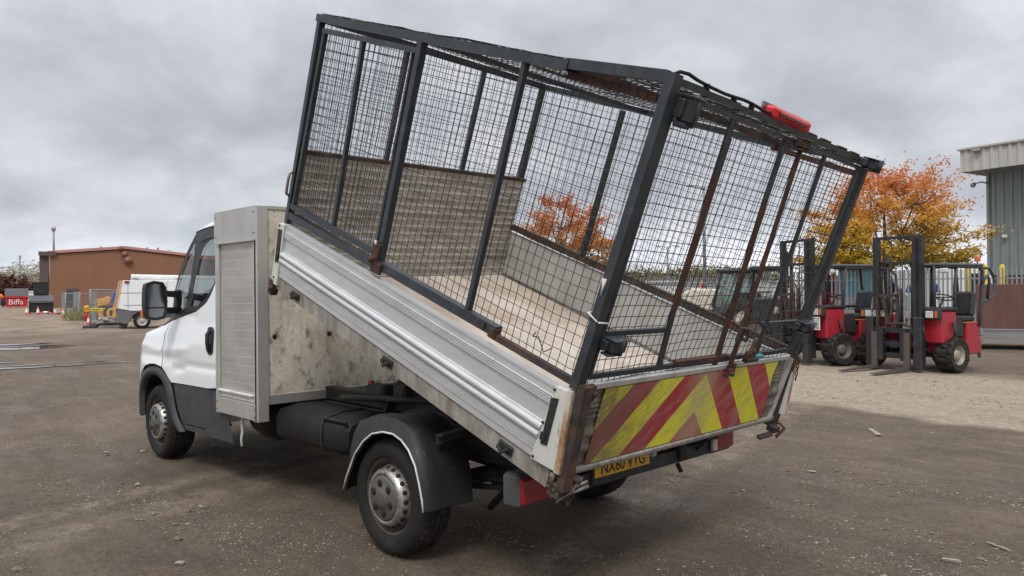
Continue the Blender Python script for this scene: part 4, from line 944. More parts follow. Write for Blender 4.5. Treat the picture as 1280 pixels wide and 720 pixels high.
    fr_ = [(cx+.11+.55*a, s*(cy+a*.72*-1), cz+b*.82) for a, b in prof_]; md = [(cx+.05, s*(cy-a), cz+b*.97) for a, b in prof_]; bk = [(cx-.03, s*(cy-a), cz+b) for a, b in prof_]; bi = [(cx-.03, s*(cy-a*.86), cz+b*.90) for a, b in prof_]; bj = [(cx-.012, s*(cy-a*.85), cz+b*.89) for a, b in prof_]
    n_ = len(prof_)
    for A_, B_ in ((fr_, md), (md, bk), (bk, bi), (bi, bj)):
        mb.add(A_+B_, [(i, (i+1) % n_, n_+(i+1) % n_, n_+i) for i in range(n_)], None, True)
    mb.add(fr_, [tuple(range(n_))]); mb.add(bj, [tuple(range(n_))])
    mr = mb.build('wing_mirror', black_plastic, truck)
    mb = MB(); up_ = [(a*.8, b*.86) for a, b in prof_ if b > -.06]; up_ = [(-.076, -.055)]+[(a*.8, b*.86) for a, b in [(-.10, 0), (-.095, .11), (-.085, .155), (-.02, .178), (.06, .165), (.085, .12), (.095, 0)]]+[(.072, -.055)]
    mb.add([(cx-.016, s*(cy-a), cz+b) for a, b in up_], [tuple(range(len(up_)))]); lo_ = [(-.074, -.068), (.072, -.068), (.07, -.10), (.055, -.138), (0, -.150), (-.055, -.142), (-.074, -.10)]
    mb.add([(cx-.018, s*(cy-a), cz+b) for a, b in lo_], [tuple(range(7))]); mb.build('mirror_lens', mirror_glass, mr)
    mb = MB(); mb.box((cx+.03, s*(cy+.103), cz-.115), (.05, .012, .075), bev=.004); mb.build('indicator', amber_lens, mr)
    mb = MB()
    for dz in (.065, -.085): mb.bar((cx+.02, s*(cy-.05), cz+dz), (cx+.25, s*(cw(3.5, 1.5)-.02), cz+dz-.01), .045, .055); 
    mb.box((cx+.26, s*(cw(3.5, 1.5)-.012), cz-.02), (.09, .05, .24), bev=.012); mb.build('mirror_arm', black_plastic, mr)
# bonnet, cowl, nose and bumper
bon = [(3.84, 1.27), (4.05, 1.22), (4.25, 1.165), (4.42, 1.09)]
span('cowl', black_plastic, cab, [(3.85, 1.335), (3.84, 1.29), (3.95, 1.245)], [0, 0, .0], [.36, .42, .45], off=.004)
span('bonnet', white_paint, cab, bon, [.02, .04, .05, .05], [.38, .4, .38, .30])
span('nose', white_paint, cab, [(4.42, 1.085), (4.5, 1.0), (4.5, .74)], [.03, 0, 0], [.32, .36, .38])
span('front_bumper', arch_plastic, truck, [(4.5, .735), (4.52, .6), (4.5, .45), (4.45, .33)], 0.0, [.42, .45, .43, .38])
for s in (1, -1): panel('bumper_side', arch_plastic, truck, [(4.255, .42), (4.26, .60), (4.235, .715), (4.30, .715), (4.5, .735), (4.52, .6), (4.5, .45), (4.45, .34), (4.26, .36)], s=s)
mb = MB(); mb.box((4.80, 0, .90), (.12, 1.0, .22), bev=.03); mb.build('grille', black_plastic, cab)
for s in (1, -1):
    mb = MB(); mb.box((4.62, s*.60, .96), (.20, .22, .18), bev=.04); mb.build('headlight', clear_lens, truck)
# cab back wall, floor, seats, dash, steering wheel
mb = MB(); pts = []
for j in range(13):
    q = -1+2*j/12; pts.append((2.43, q*.82, 2.16+.07*(1-q*q)**.6))
pts = [(2.43, -.97, .5), (2.43, -.97, 1.15), (2.43, -.93, 1.6)]+pts+[(2.43, .93, 1.6), (2.43, .97, 1.15), (2.43, .97, .5)]
mb.prism(pts, (-.03, 0, 0)); mb.build('cab_back', white_paint, cab)
mb = MB(); mb.box((3.0, 0, .62), (1.2, 1.75, .06)); mb.box((3.60, 0, 1.36), (.40, 1.5, .44), bev=.06); mb.box((3.1, -.84, 1.45), (1.0, .06, .34), bev=.02); mb.box((3.62, 0, .95), (.2, 1.6, .4), bev=.04)
for s in (1, -1): mb.box((3.0, s*.86, 1.20), (.9, .05, .38), bev=.02)
mb.build('cab_interior', gap_dark, cab)
for y in (-.5, .2, .58):
    mb = MB(); mb.box((2.85, y, .98), (.45, .42 if y < 0 else .36, .14), bev=.04); mb.box((2.60, y, 1.32), (.14, .42 if y < 0 else .36, .62), None, Matrix.Rotation(-.18, 3, 'Y'), .05); mb.box((2.54, y, 1.73), (.09, .24, .17), bev=.03); mb.build('seat', seat_m, cab)
mb = MB(); c_ = Vector((3.42, -.5, 1.28)); pt_ = []
for k in range(25):
    a = 2*math.pi*k/24; pt_.append(c_+Vector((.07*math.sin(a), .2*math.cos(a), .19*math.sin(a))))
mb.tube(pt_, .014, 8, caps=False); mb.tube([c_, c_+Vector((.25, 0, -.12))], .03, 8); mb.build('steering_wheel', gap_dark, cab)
mb = MB(); mb.box((3.43, 0, 1.93), (.04, .22, .09), bev=.015); mb.build('interior_mirror', gap_dark, cab)
# ============================================================ SURROUNDINGS
def spot(x, y):
    p = gp(x, y); dep = (p-C0).dot(cf); return p, dep/FPX, facing(p)
def spotd(x, dep):
    p = gd(x, dep); return p, dep/FPX, facing(p)
def horizon(x, dep):       # picture row of the ground at that distance
    p = gd(x, dep)-C0; return 360-FPX*p.dot(cu)/p.dot(cf)
# ---- trees
def leafmat(name, stops, zlo, zhi):
    m = bpy.data.materials.new(name); m.use_nodes = True; t = m.node_tree; nd = t.nodes; lk = t.links; p = nd['Principled BSDF']
    tco = nd.new('ShaderNodeTexCoord'); sp = nd.new('ShaderNodeSeparateXYZ'); lk.new(tco.outputs['Object'], sp.inputs[0])
    r = nd.new('ShaderNodeMapRange'); r.inputs[1].default_value = zlo; r.inputs[2].default_value = zhi; lk.new(sp.outputs[2], r.inputs[0])
    n = nd.new('ShaderNodeTexNoise'); n.inputs['Scale'].default_value = 1.1; n.inputs['Detail'].default_value = 4; lk.new(tco.outputs['Object'], n.inputs['Vector'])
    g = nd.new('ShaderNodeNewGeometry')
    a = nd.new('ShaderNodeMath'); a.operation = 'MULTIPLY_ADD'; lk.new(n.outputs[0], a.inputs[0]); a.inputs[1].default_value = .7; a.inputs[2].default_value = -.35
    b = nd.new('ShaderNodeMath'); b.operation = 'ADD'; lk.new(r.outputs[0], b.inputs[0]); lk.new(a.outputs[0], b.inputs[1])
    c = nd.new('ShaderNodeMath'); c.operation = 'MULTIPLY_ADD'; lk.new(g.outputs['Random Per Island'], c.inputs[0]); c.inputs[1].default_value = .36; lk.new(b.outputs[0], c.inputs[2])
    d = nd.new('ShaderNodeMath'); d.operation = 'SUBTRACT'; lk.new(c.outputs[0], d.inputs[0]); d.inputs[1].default_value = .18
    cr_ = nd.new('ShaderNodeValToRGB'); lk.new(d.outputs[0], cr_.inputs[0]); e = cr_.color_ramp
    while len(e.elements) < len(stops): e.elements.new(.5)
    for el, (q, cc) in zip(e.elements, stops): el.position = q; el.color = (*cc, 1)
    lk.new(cr_.outputs[0], p.inputs['Base Color']); p.inputs['Roughness'].default_value = .6
    tr = nd.new('ShaderNodeBsdfTranslucent'); lk.new(cr_.outputs[0], tr.inputs[0]); ms = nd.new('ShaderNodeMixShader'); ms.inputs[0].default_value = .35
    lk.new(p.outputs[0], ms.inputs[1]); lk.new(tr.outputs[0], ms.inputs[2]); lk.new(ms.outputs[0], nd['Material Output'].inputs[0]); return m
bark = mat('bark_dark', (.045, .036, .03), .9, var=.3, bump=.3)
def tree(name, label, pos, H, trunk_h, spread, lm, seed, leaves=9000, ls=.13, group=None, cat='tree', clumps=None, trunk_r=.16):
    rnd = random.Random(seed); root = empty(name, pos, rnd.uniform(0, 6), label, cat, group)
    tw = MB(); limbs = []; so = Vector((seed*1.7, seed*.3, 0))
    top = Vector((0, 0, trunk_h+(H-trunk_h)*.6))
    tp = [Vector((0, 0, 0)), Vector((.05, 0, trunk_h*.5)), Vector((0, .05, trunk_h)), Vector((.1, -.05, (trunk_h+top.z)/2)), top]
    tw.tube(tp, [trunk_r*1.25, trunk_r, trunk_r*.85, trunk_r*.5, trunk_r*.2], 9, caps=False)
    limbs += [(p_, .04) for p_ in tp[2:]]
    nl = 9
    for i in range(nl):
        a = 6.283*i/nl+rnd.uniform(-.25, .25); el = rnd.uniform(.15, 1.0); st = Vector((0, 0, trunk_h*rnd.uniform(.85, 1.25)))
        e = Vector((math.cos(a)*math.cos(el)*spread*.7, math.sin(a)*math.cos(el)*spread*.7, trunk_h+(H-trunk_h)*(.12+.6*math.sin(el))))
        pts = [st+(e-st)*t+Vector((rnd.uniform(-.1, .1), rnd.uniform(-.1, .1), .22*math.sin(math.pi*t)*(1 if el < .6 else .2)))*(H/8) for t in (0, .2, .4, .6, .8, 1)]
        tw.tube(pts, [trunk_r*.45*(1-.15*k) for k in range(6)], 6, caps=False); limbs += [(p_, .03) for p_ in pts[1:]]
    lv = MB(); vs = []; fs = []; nc = clumps or 150; per = max(6, leaves//nc)
    zc = trunk_h+(H-trunk_h)*.22
    for c_ in range(nc):
        a = rnd.uniform(0, 6.283); s_ = rnd.uniform(-.42, 1); ce_ = math.sqrt(max(0, 1-s_*s_)); d = Vector((math.cos(a)*ce_, math.sin(a)*ce_, s_))
        lob = 1+.42*mnoise.noise(d*1.9+so)+.18*mnoise.noise(d*5+so); rf_ = rnd.uniform(.35, 1)**.55*lob
        zr = (H-zc)*.95 if s_ > 0 else (zc-trunk_h*.75)
        c = Vector((d.x*spread*.92*rf_, d.y*spread*.92*rf_, zc+d.z*zr*min(rf_, 1.08)))
        q = min(limbs, key=lambda t: (t[0]-c).length)[0]; md = (q+c)/2+Vector((0, 0, -.12*(c-q).length))
        tw.tube([q, md, c], [trunk_r*.13, trunk_r*.09, trunk_r*.05], 4, caps=False)
        dr = (Vector((d.x, d.y, d.z*.35+.12))+Vector((rnd.uniform(-.3, .3), rnd.uniform(-.3, .3), 0))).normalized(); sd_ = dr.cross(Vector((0, 0, 1))).normalized(); up_ = sd_.cross(dr)
        L_ = spread*rnd.uniform(.07, .14); T_ = L_*.34
        for i in range(int(per*rnd.uniform(.5, 1.5))):
            c2 = c+dr*rnd.gauss(0, 1)*L_+sd_*rnd.gauss(0, 1)*L_*.62+up_*rnd.gauss(0, 1)*T_
            A = Vector((rnd.gauss(0, 1), rnd.gauss(0, 1), rnd.gauss(0, .6))).normalized()*ls*rnd.uniform(.6, 1.25); Bv = A.cross(Vector((rnd.gauss(0, 1), rnd.gauss(0, 1), rnd.gauss(0, 1)))).normalized()*A.length*.42
            k = len(vs); vs += [tuple(c2-A*.5), tuple(c2+Bv*.6), tuple(c2+A*.6), tuple(c2-Bv*.6)]; fs.append((k, k+1, k+2, k+3))
    tw.build('trunk', bark, root); lv.add(vs, fs); lv.build('crown', lm, root, recalc=False)
    return root
lm_big = leafmat('autumn_leaves_orange', [(0, (.30, .24, .02)), (.3, (.56, .37, .035)), (.5, (.62, .30, .045)), (.75, (.66, .27, .08)), (1, (.62, .22, .09))], 2.0, 7.2)
lm_red = leafmat('autumn_leaves_red', [(0, (.42, .27, .03)), (.35, (.58, .27, .045)), (.7, (.58, .20, .06)), (1, (.50, .14, .06))], 2.0, 7.5)
lm_yel = leafmat('yellow_green_leaves', [(0, (.07, .075, .03)), (.5, (.16, .145, .055)), (1, (.28, .24, .09))], 0, 6)
lm_pale = leafmat('pale_thin_leaves', [(0, (.30, .25, .14)), (1, (.42, .38, .28))], 0, 6)
lm_mar = leafmat('maroon_leaves', [(0, (.05, .015, .012)), (1, (.12, .03, .025))], 0, 4)
def hpx(x, dep, ytop): return (horizon(x, dep)-ytop)*dep/FPX
D_ = 34; tree('cherry_tree', 'orange and yellow autumn tree behind the palisade fence, right of the cage', gd(1106, D_), hpx(1106, D_, 206), 1.9, 3.7, lm_big, 11, 32000, .15, group='autumn trees beyond the fence', clumps=230, trunk_r=.2)
D_ = 46; tree('cherry_tree', 'red orange autumn tree seen through the raised cage', gd(702, D_), hpx(702, D_, 243), 2.2, 3.7, lm_red, 23, 21000, .16, group='autumn trees beyond the fence', clumps=170)
# ---- palisade fence
gal = mat('palisade_galvanised', (.29, .31, .32), .5, .3, var=.12, dirt=(.2, .2, .19), da=.4)
def palisade(xa, da, xb, db, label, h=2.35, yoff=0):
    a = gd(xa, da); b = gd(xb, db); Lh = (b-a).length; rz = math.atan2(b.y-a.y, b.x-a.x); root = empty('palisade_fence', a, rz, label, 'fence', 'palisade fence runs beyond the yard')
    n_ = int(Lh/.155); mb = MB()
    for i in range(n_):
        x = i*.155; t = h+random.uniform(-.01, .01)
        mb.add([(x-.034, -.012, .06), (x-.011, .012, .06), (x+.011, .012, .06), (x+.034, -.012, .06), (x-.034, -.012, t-.09), (x-.011, .012, t-.07), (x+.011, .012, t-.07), (x+.034, -.012, t-.09), (x-.022, .0, t), (x+.022, .0, t), (x, .01, t-.03)],
               [(0, 1, 5, 4), (1, 2, 6, 5), (2, 3, 7, 6), (4, 5, 10, 8), (5, 6, 10), (6, 7, 9, 10)])
    mb.build('pales', gal, root)
    for z in (.45, h-.42):
        mb = MB(); mb.box((Lh/2, .03, z), (Lh, .04, .05)); mb.build('rail', gal, root)
    for i in range(int(Lh/2.75)+1):
        mb = MB(); mb.box((i*2.75, .07, h/2), (.06, .09, h)); mb.build('post', gal, root)
    return root
palisade(975, 34, 1330, 28.5, 'galvanised palisade fence behind the red forklifts')
palisade(560, 70, 968, 34.5, 'galvanised palisade fence running off behind the raised bed')
# ---- grey building on the right
p0, mp_, rz = spotd(1236, 40)
gb = empty('grey_warehouse', p0, facing(p0)+R(-26), 'grey ribbed metal warehouse with pale canopy at the right edge', 'building')
ribgrey = mat('ribbed_grey_cladding', (.23, .26, .26), .5, .2, var=.06, dirt=(.12, .13, .13), da=.4, dst=(1, 1, .2))
fasc = mat('pale_ribbed_fascia', (.47, .46, .42), .5, .1, var=.05, dirt=(.3, .3, .28), da=.35, dst=(1, 1, .2))
def ribbed(mb, x0, x1, y, z0, z1, pitch=.33, d=.05, mt=None, face=-1):
    pts = []; x = x0
    while x < x1-1e-6:
        e = min(x+pitch, x1); w_ = e-x
        pts += [(x, 0), (x+w_*.45, 0), (x+w_*.58, d), (x+w_*.87, d)]; x = e
    pts.append((x1, 0))
    mb.grid([[(a, y+face*b, z) for a, b in pts] for z in (z0, z1)], mt, smooth=False)
Hb = hpx(1236, 40, 212)
mb = MB(); ribbed(mb, 0, 14, 0, 2.2, Hb+.4, .42, .07); mb.grid([[(0, 0, z), (0, 16, z)] for z in (0, Hb+.4)], None, smooth=False)
mb.box((.05, -.04, Hb/2), (.14, .12, Hb)); mb.build('wall', ribgrey, gb)
mb = MB(); mb.box((7, .06, 1.1), (14, .1, 2.2)); mb.build('brick_base', mat('red_brown_brick', (.12, .05, .04), .8, var=.25, vs=20), gb)
zt = Hb+.95
mb = MB(); ribbed(mb, -.55, 15, -1.6, Hb-.2, zt, .42, .06); mb.grid([[(-.55, -1.6+j*16, z) for j in (0, 1)] for z in (Hb-.2, zt)], None, smooth=False); mb.build('canopy_fascia', fasc, gb)
mb = MB(); mb.box((7.2, 6, Hb-.17), (15.3, 15, .04)); mb.box((7.2, 6, zt-.1), (15.4, 15.2, .04)); mb.build('canopy_soffit', ribgrey, gb)
mb = MB(); mb.box((7.2, -1.66, zt+.03), (15.7, .16, .09)); mb.box((-.58, 6.5, zt+.03), (.16, 16.3, .09)); mb.build('roof_trim', fasc, gb)
def camera_unit(par, x, y, z, r=.14):
    mb = MB(); mb.tube([(x, y, z), (x-.25, y-.2, z+.1), (x-.55, y-.3, z+.05)], .04, 8); mb.lathe([(0, .12), (r*.7, .1), (r, 0), (r*.8, -.1), (0, -.18)], (x-.62, y-.32, z), (0, 0, 1), 16); mb.build('security_camera', bare, par)
camera_unit(gb, .1, -.1, Hb-.75); 
mb = MB(); mb.box((.25, -.2, hpx(1236, 40, 289)), (.35, .2, .2), bev=.05); mb.box((.9, -.2, hpx(1250, 40, 297)), (.22, .2, .18), bev=.05); mb.build('flood_lamp', white_trim, gb)
mb = MB(); mb.box((.35, -1.78, zt-.15), (.45, .2, .14), bev=.03); mb.build('flood_lamp', bare, gb)
for i, x in enumerate((1211, 1232, 1253)):
    q = gd(x, 33.5+i*.1); mb = MB(); mb.tube([(0, 0, 0), (0, 0, 2.5)], .10, 12); mb.lathe([(.10, 0), (.07, .08), (0, .1)], (0, 0, 2.5), (0, 0, 1), 12)
    o = mb.build('bollard', mat('bollard_yellow', (.6, .42, .02), .5), None); o.location = q; tag(o, ['tall yellow post behind the fence, leftmost of three', 'tall yellow post behind the fence, middle of three', 'tall yellow post behind the fence, rightmost of three'][i], 'post', 'yellow posts behind the fence')
# ---- vehicles behind the fence
def white_van(x, dep, L_, H_, label, blue=True):
    p, m_, rz = spotd(x, dep); root = empty('parked_van', p, rz, label, 'van', 'white vans behind the fence')
    mb = MB(); mb.prism([(-L_/2, -1, .5), (L_/2, -1, .5), (L_/2, -1, 1.15), (L_/2-.25, -1, 1.3), (L_/2-.8, -1, H_-.1), (L_/2-1.1, -1, H_), (-L_/2, -1, H_)], (0, 2, 0)); mb.build('body', white_paint, root, bevel=.05)
    mb = MB(); mb.prism([(L_/2-1.5, -1.01, 1.35), (L_/2-.45, -1.01, 1.35), (L_/2-.85, -1.01, H_-.25), (L_/2-1.5, -1.01, H_-.25)], (0, .02, 0)); mb.build('side_window', seat_m, root)
    for wx in (-L_/2+1, L_/2-1):
        mb = MB(); mb.lathe([(0, .02), (.2, .02), (.33, 0), (.34, -.2), (0, -.2)], (wx, -1.0, .34), (0, -1, 0), 20); mb.build('wheel', rubber, root)
    if blue:
        bm_ = mat('blue_mark', (.03, .09, .35), .4)
        for k in range(5):
            mb = MB(); x_ = -L_/2+.5+k*.62; mb.prism([(x_, -1.012, 1.35), (x_+.30, -1.012, 1.35), (x_+.20, -1.012, 1.75), (x_+.10, -1.012, 1.75)], (0, .008, 0)); mb.build('blue_arrow_mark', bm_, root)
    return root
white_van(1168, 38, 6.0, 2.5, 'white van with blue marks behind the fence, right of the mast')
white_van(1068, 39, 5.0, 2.3, 'white van behind the fence under the orange tree', False)
p, m_, rz = spotd(1034, 37); root = empty('parked_truck', p, rz, 'small red and blue truck behind the fence, left of the tree trunk', 'truck')
mb = MB(); mb.box((0, 0, 1.5), (.9, 2, 1.5), bev=.1); mb.build('cab', mat('truck_red', (.5, .03, .03), .4), root)
mb = MB(); mb.box((-.0, -1.01, 1.7), (.6, .03, .5)); mb.build('window', seat_m, root)
mb = MB(); mb.box((1.6, 0, 2.0), (2.2, 2, 1.6), bev=.03); mb.build('cargo_box', mat('truck_blue', (.1, .35, .5), .4), root)
mb = MB(); mb.lathe([(0, .02), (.35, 0), (.36, -.2), (0, -.2)], (.1, -1.0, .38), (0, -1, 0), 18); mb.build('wheel', rubber, root)
# ---- truck mounted forklifts
fred = mat('forklift_red', (.36, .014, .03), .38, coat=.3, var=.08, dirt=(.14, .06, .055), da=.5, ds=5, dlo=.48, dhi=.75)
fblack = mat('forklift_black', (.016, .017, .019), .5, var=.2, dirt=(.06, .052, .045), da=.5, ds=6)
fgrey = mat('forklift_guard_grey', (.05, .055, .06), .5, dirt=(.12, .115, .11), da=.4)
def fl_tyre(root, x, y, s, r, wd, rimc):
    mb = MB(); n = 72; rows = []
    prf = [(r*.55, .0), (r*.62, .01), (r*.9, .02), (r*.97, -.005), (r, -.03), (r, -wd*.5), (r, -wd+.03), (r*.97, -wd+.005), (r*.9, -wd-.02), (r*.55, -wd)]
    for j, (rr, o) in enumerate(prf):
        row = []
        for t in range(n+1):
            an = 2*math.pi*t/n; q = rr
            ph = t if j != 5 else t+2
            if 3 <= j <= 7 and (ph//2) % 3 == 0: q -= .035*r/.33
            row.append((x+q*math.cos(an), y+s*o, r+q*math.sin(an)))
        rows.append(row)
    mb.grid(rows, None, smooth=False); wr = mb.build('wheel', tread_mat, root)
    mb = MB(); mb.lathe([(r*.56, -.0), (r*.52, -.02), (r*.46, -.07), (r*.30, -.08), (r*.28, -.03), (r*.18, -.02), (0, -.02)], (x, y, r), (0, s, 0), 28); mb.build('rim', rimc, wr)
    mb = MB(); 
    for k in range(5): a = k*1.2566; mb.lathe([(0, -.07), (.018, -.07), (.02, -.085)], (x+r*.37*math.cos(a), y, r+r*.37*math.sin(a)), (0, s, 0), 8)
    mb.build('wheel_nuts', gap_dark, wr)
rim_pale = mat('rim_pale', (.36, .33, .26), .55, .2, dirt=(.15, .12, .09), da=.6); rim_dull = mat('rim_dull', (.16, .14, .12), .6, .2, dirt=(.07, .05, .04), da=.6)
def forklift(pos, rz, label, plate, forks=True, rimc=None, mast_h=2.62, scale=1.0):
    root = empty('forklift', pos, rz, label, 'forklift', 'red truck mounted forklifts'); root.scale = (scale,)*3
    B_ = lambda nm, m, mb, par=root, **k: mb.build(nm, m, par, **k)
    # local: +X forks, +Y left, wheels at y=+-.62
    mb = MB()
    for s in (1, -1):
        mb.box((.05, s*.46, 1.38), (.11, .10, mast_h-.12)); mb.box((.11, s*.385, 1.36), (.09, .07, mast_h-.20)); 
    for z in (mast_h-.02, .55, 2.1): mb.box((.02 if z < 2.5 else .06, 0, z), (.07, 1.0, .055))
    mb.box((.10, 0, .28), (.08, .9, .10))
    ms = B_('mast', fblack, mb, bevel=.006)
    mb = MB()
    for y in (-.26, .26): mb.tube([(.0, y, .3), (.0, y, mast_h-.35)], .032, 12)
    mb.tube([(.02, 0, .45), (.02, 0, 1.6)], .045, 12); B_('lift_cylinder', fblack, mb, ms)
    mb = MB()
    for y in (-.12, .10): mb.tube([(.07, y, .9), (.07, y, mast_h-.1)], .012, 6)
    mb.tube([(.08, -.30, .9), (.10, -.31, 1.7), (.08, -.28, 2.4), (.07, -.27, 1.6)], .016, 8); B_('lift_chain', rust_dark, mb, ms)
    mb = MB()
    for z in (.30, .52, .78): mb.box((.22, 0, z), (.05, 1.02, .09))
    for s in (1, -1): mb.box((.20, s*.50, .55), (.14, .17, 1.0), bev=.02)
    for s in (1, -1): mb.box((.28, s*.24, .5), (.05, .12, .6))
    cg = B_('fork_carriage', fblack, mb)
    mb = MB()
    for y in (-.21, .21): mb.box((.20, y-.14, 1.12), (.05, .05, .72))
    mb.box((.20, -.15, 1.46), (.05, .50, .06)); mb.box((.20, -.15, .82), (.05, .5, .05)); mb.box((.22, -.15, 1.1), (.04, .06, .6), None, Matrix.Rotation(.2, 3, 'X')); mb.box((.22, -.05, 1.1), (.04, .05, .6), None, Matrix.Rotation(-.2, 3, 'X')); B_('load_guard', rust_dark, mb, cg)
    mb = MB(); mb.tube([(.15, -.35, .95), (.24, -.1, .90), (.25, .2, .92), (.16, .45, .80), (.12, .5, .5)], .022, 8); mb.tube([(.1, .5, 1.0), (.2, .6, .8), (.12, .58, .5)], .02, 8); mb.tube([(.1, .45, .9), (.22, .38, .7), (.12, .42, .45)], .02, 8); B_('hydraulic_hose', fblack, mb, cg)
    if forks:
        for y in (-.36, .32):
            mb = MB(); mb.prism([(.27, y-.06, .035), (1.35, y-.05, .02), (1.35, y-.05, .035), (.31, y-.06, .085), (.31, y-.06, .75), (.27, y-.06, .75)], (0, .12, 0)); B_('fork', mat('worn_fork', (.13, .115, .105), .45, .6, dirt=(.2, .11, .06), da=.5), mb)
    # body: left engine pod, right pod, cross frame, rear arm
    mb = MB(); mb.box((-.22, .62, .86), (.46, .46, .62), bev=.03); mb.box((-.30, .60, .50), (.3, .3, .3), bev=.02); B_('side_pod', fred, mb)
    mb = MB(); mb.box((-.22, .62, 1.20), (.50, .50, .07), bev=.02); B_('pod_top', fblack, mb)
    mb = MB(); mb.box((-.30, -.62, .86), (.5, .44, .50), bev=.04); mb.box((-.30, -.30, .6), (.3, .5, .35), bev=.02); B_('side_pod', fred, mb)
    mb = MB(); mb.box((-1.06, .60, .62), (.46, .46, .62), bev=.03); mb.prism([(-1.28, .84, .33), (-.42, .84, .33), (-.42, .84, .48), (-.85, .84, .60), (-1.28, .84, .60)], (0, -.3, 0)); B_('rear_body', fred, mb)
    mb = MB(); mb.prism([(-.38, .87, .72), (-.30, .87, .66), (-.72, .87, .16), (-.86, .87, .20)], (0, -.06, 0)); mb.tube([(-.28, .89, .95), (-.32, .90, .78), (-.30, .9, .72)], .03, 8); B_('lifting_lug', rust_dark, mb)
    mb = MB(); mb.box((-.62, .60, .86), (.34, .40, .40), bev=.02); mb.box((-1.0, 0, .45), (.9, .9, .25), bev=.03); B_('engine_bay', fblack, mb)
    mb = MB(); mb.box((-1.28, .81, .40), (.012, .07, .34)); B_('label_plate', bare, mb)
    # cab: guard posts, roof, seat, steering wheel
    mb = MB(); yy0, yy1 = .38, .84; zt_ = 2.02
    mb.tube([(-.40, yy1, 1.15), (-.42, yy1, 1.65), (-.48, yy1, zt_-.02), (-1.25, yy1, zt_-.02), (-1.36, yy1, zt_-.10), (-1.30, yy1, 1.3), (-1.22, yy1, .85)], .032, 10)
    mb.tube([(-.40, yy0, 1.15), (-.44, yy0, zt_-.02), (-1.25, yy0, zt_-.02), (-1.34, yy0, 1.3), (-1.26, yy0, .85)], .032, 10)
    mb.tube([(-.12, .62, 1.22), (-.12, .62, zt_)], .026, 10); mb.tube([(-1.15, yy1, zt_-.02), (-1.60, yy1, zt_-.04), (-1.76, yy1, zt_-.18), (-1.80, yy1, 1.45), (-1.3, yy1, 1.3)], .026, 10)
    mb.tube([(-1.30, yy1+.03, 1.7), (-1.42, yy1+.06, 1.84), (-1.55, yy1+.03, 1.75), (-1.52, yy1, 1.35)], .028, 10)
    og = B_('overhead_guard', fgrey, mb)
    mb = MB(); mb.box((-.72, .61, zt_+.02), (1.22, .56, .07), bev=.025); mb.box((-.66, .3, zt_-.0), (1.0, .10, .05)); B_('guard_roof', fgrey, mb, og)
    mb = MB(); mb.box((-.14, .80, zt_-.09), (.10, .16, .09), bev=.02); B_('work_lamp', clear_lens, mb, og)
    mb = MB(); mb.box((-.92, .62, 1.0), (.42, .42, .12), bev=.04); mb.box((-1.12, .62, 1.28), (.12, .42, .50), None, Matrix.Rotation(-.2, 3, 'Y'), .05); mb.box((-.95, .40, 1.2), (.3, .05, .06), bev=.02); B_('seat', fblack, mb)
    mb = MB(); mb.box((-.93, .63, .925), (.38, .40, .03), bev=.008); B_('seat_base', mat('orange_trim', (.4, .12, .04), .6), mb)
    mb = MB(); c_ = Vector((-.42, .62, 1.42)); pp = [c_+Vector((.16*math.cos(a)*.9, .17*math.sin(a), .06*math.cos(a))) for a in [k*math.pi/10 for k in range(21)]]
    mb.tube(pp, .014, 6, caps=False); mb.tube([c_, c_+Vector((.15, 0, -.22))], .02, 8); mb.tube([c_+Vector((0, .16, 0)), c_-Vector((0, .16, 0))], .012, 6); B_('steering_wheel', fblack, mb)
    mb = MB(); mb.tube([(-1.45, .70, zt_+.0), (-1.45, .70, zt_+.12)], .015, 8); mb.lathe([(.055, 0), (.055, .09), (.04, .12), (0, .125)], (-1.45, .70, zt_+.10), (0, 0, 1), 16); B_('beacon', amber_lens, mb)
    for s in (1, -1):
        y = .70 if s > 0 else -.66
        mb = MB(); mb.box((.06, s*abs(y), 1.10), (.10, .30, .19), bev=.015); hl = B_('headlight', fblack, mb)
        mb = MB(); mb.box((.115, s*(abs(y)-.045), 1.10), (.02, .15, .13), bev=.01); B_('lens', clear_lens, mb, hl)
        mb = MB(); mb.box((.115, s*(abs(y)+.085), 1.10), (.02, .06, .12), bev=.008); B_('indicator', amber_lens, mb, hl)
    if plate:
        lines, py_, pz, pw, phh = plate
        mb = MB(); mb.box((.10, py_, pz), (.012, pw, phh), bev=.003); pl = B_('number_plate', mat('plate_white', (.75, .75, .72), .4), mb)
        for i, t_ in enumerate(lines):
            text(t_, 'plate_lettering', .13 if len(lines) > 1 else .12, ink, pl, Vector((.1075, py_, pz+(.065*(len(lines)-1))-.13*i)), Matrix(((0, 0, 1), (1, 0, 0), (0, 1, 0))), .001)
    fl_tyre(root, -.30, .98, 1, .335, .30, rimc or rim_pale); fl_tyre(root, -.30, -.98, -1, .335, .30, rimc or rim_pale); fl_tyre(root, -1.45, .16, 1, .30, .25, rimc or rim_pale)
    mb = MB(); mb.box((-.30, 0, .335), (.14, 1.6, .14)); B_('axle', fblack, mb)
    return root
def heading(p, deg):       # +X turned towards the viewpoint, then by deg towards the left of the picture
    return math.atan2(CY-p.y, CX-p.x) - R(deg)
fa = gp(1126, 462)
forklift(fa, heading(fa, 33), 'red forklift with tall black mast and forks down on the crushed stone', (['DT17'], -.42, 1.10, .40, .12), scale=.98)
fb = gp(1000, 453)
forklift(fb, heading(fb, 52), 'red forklift half hidden behind the cage corner, white plate on its pod', (['DT17', 'XUG'], .60, .86, .32, .27), False, rim_dull, 2.62)
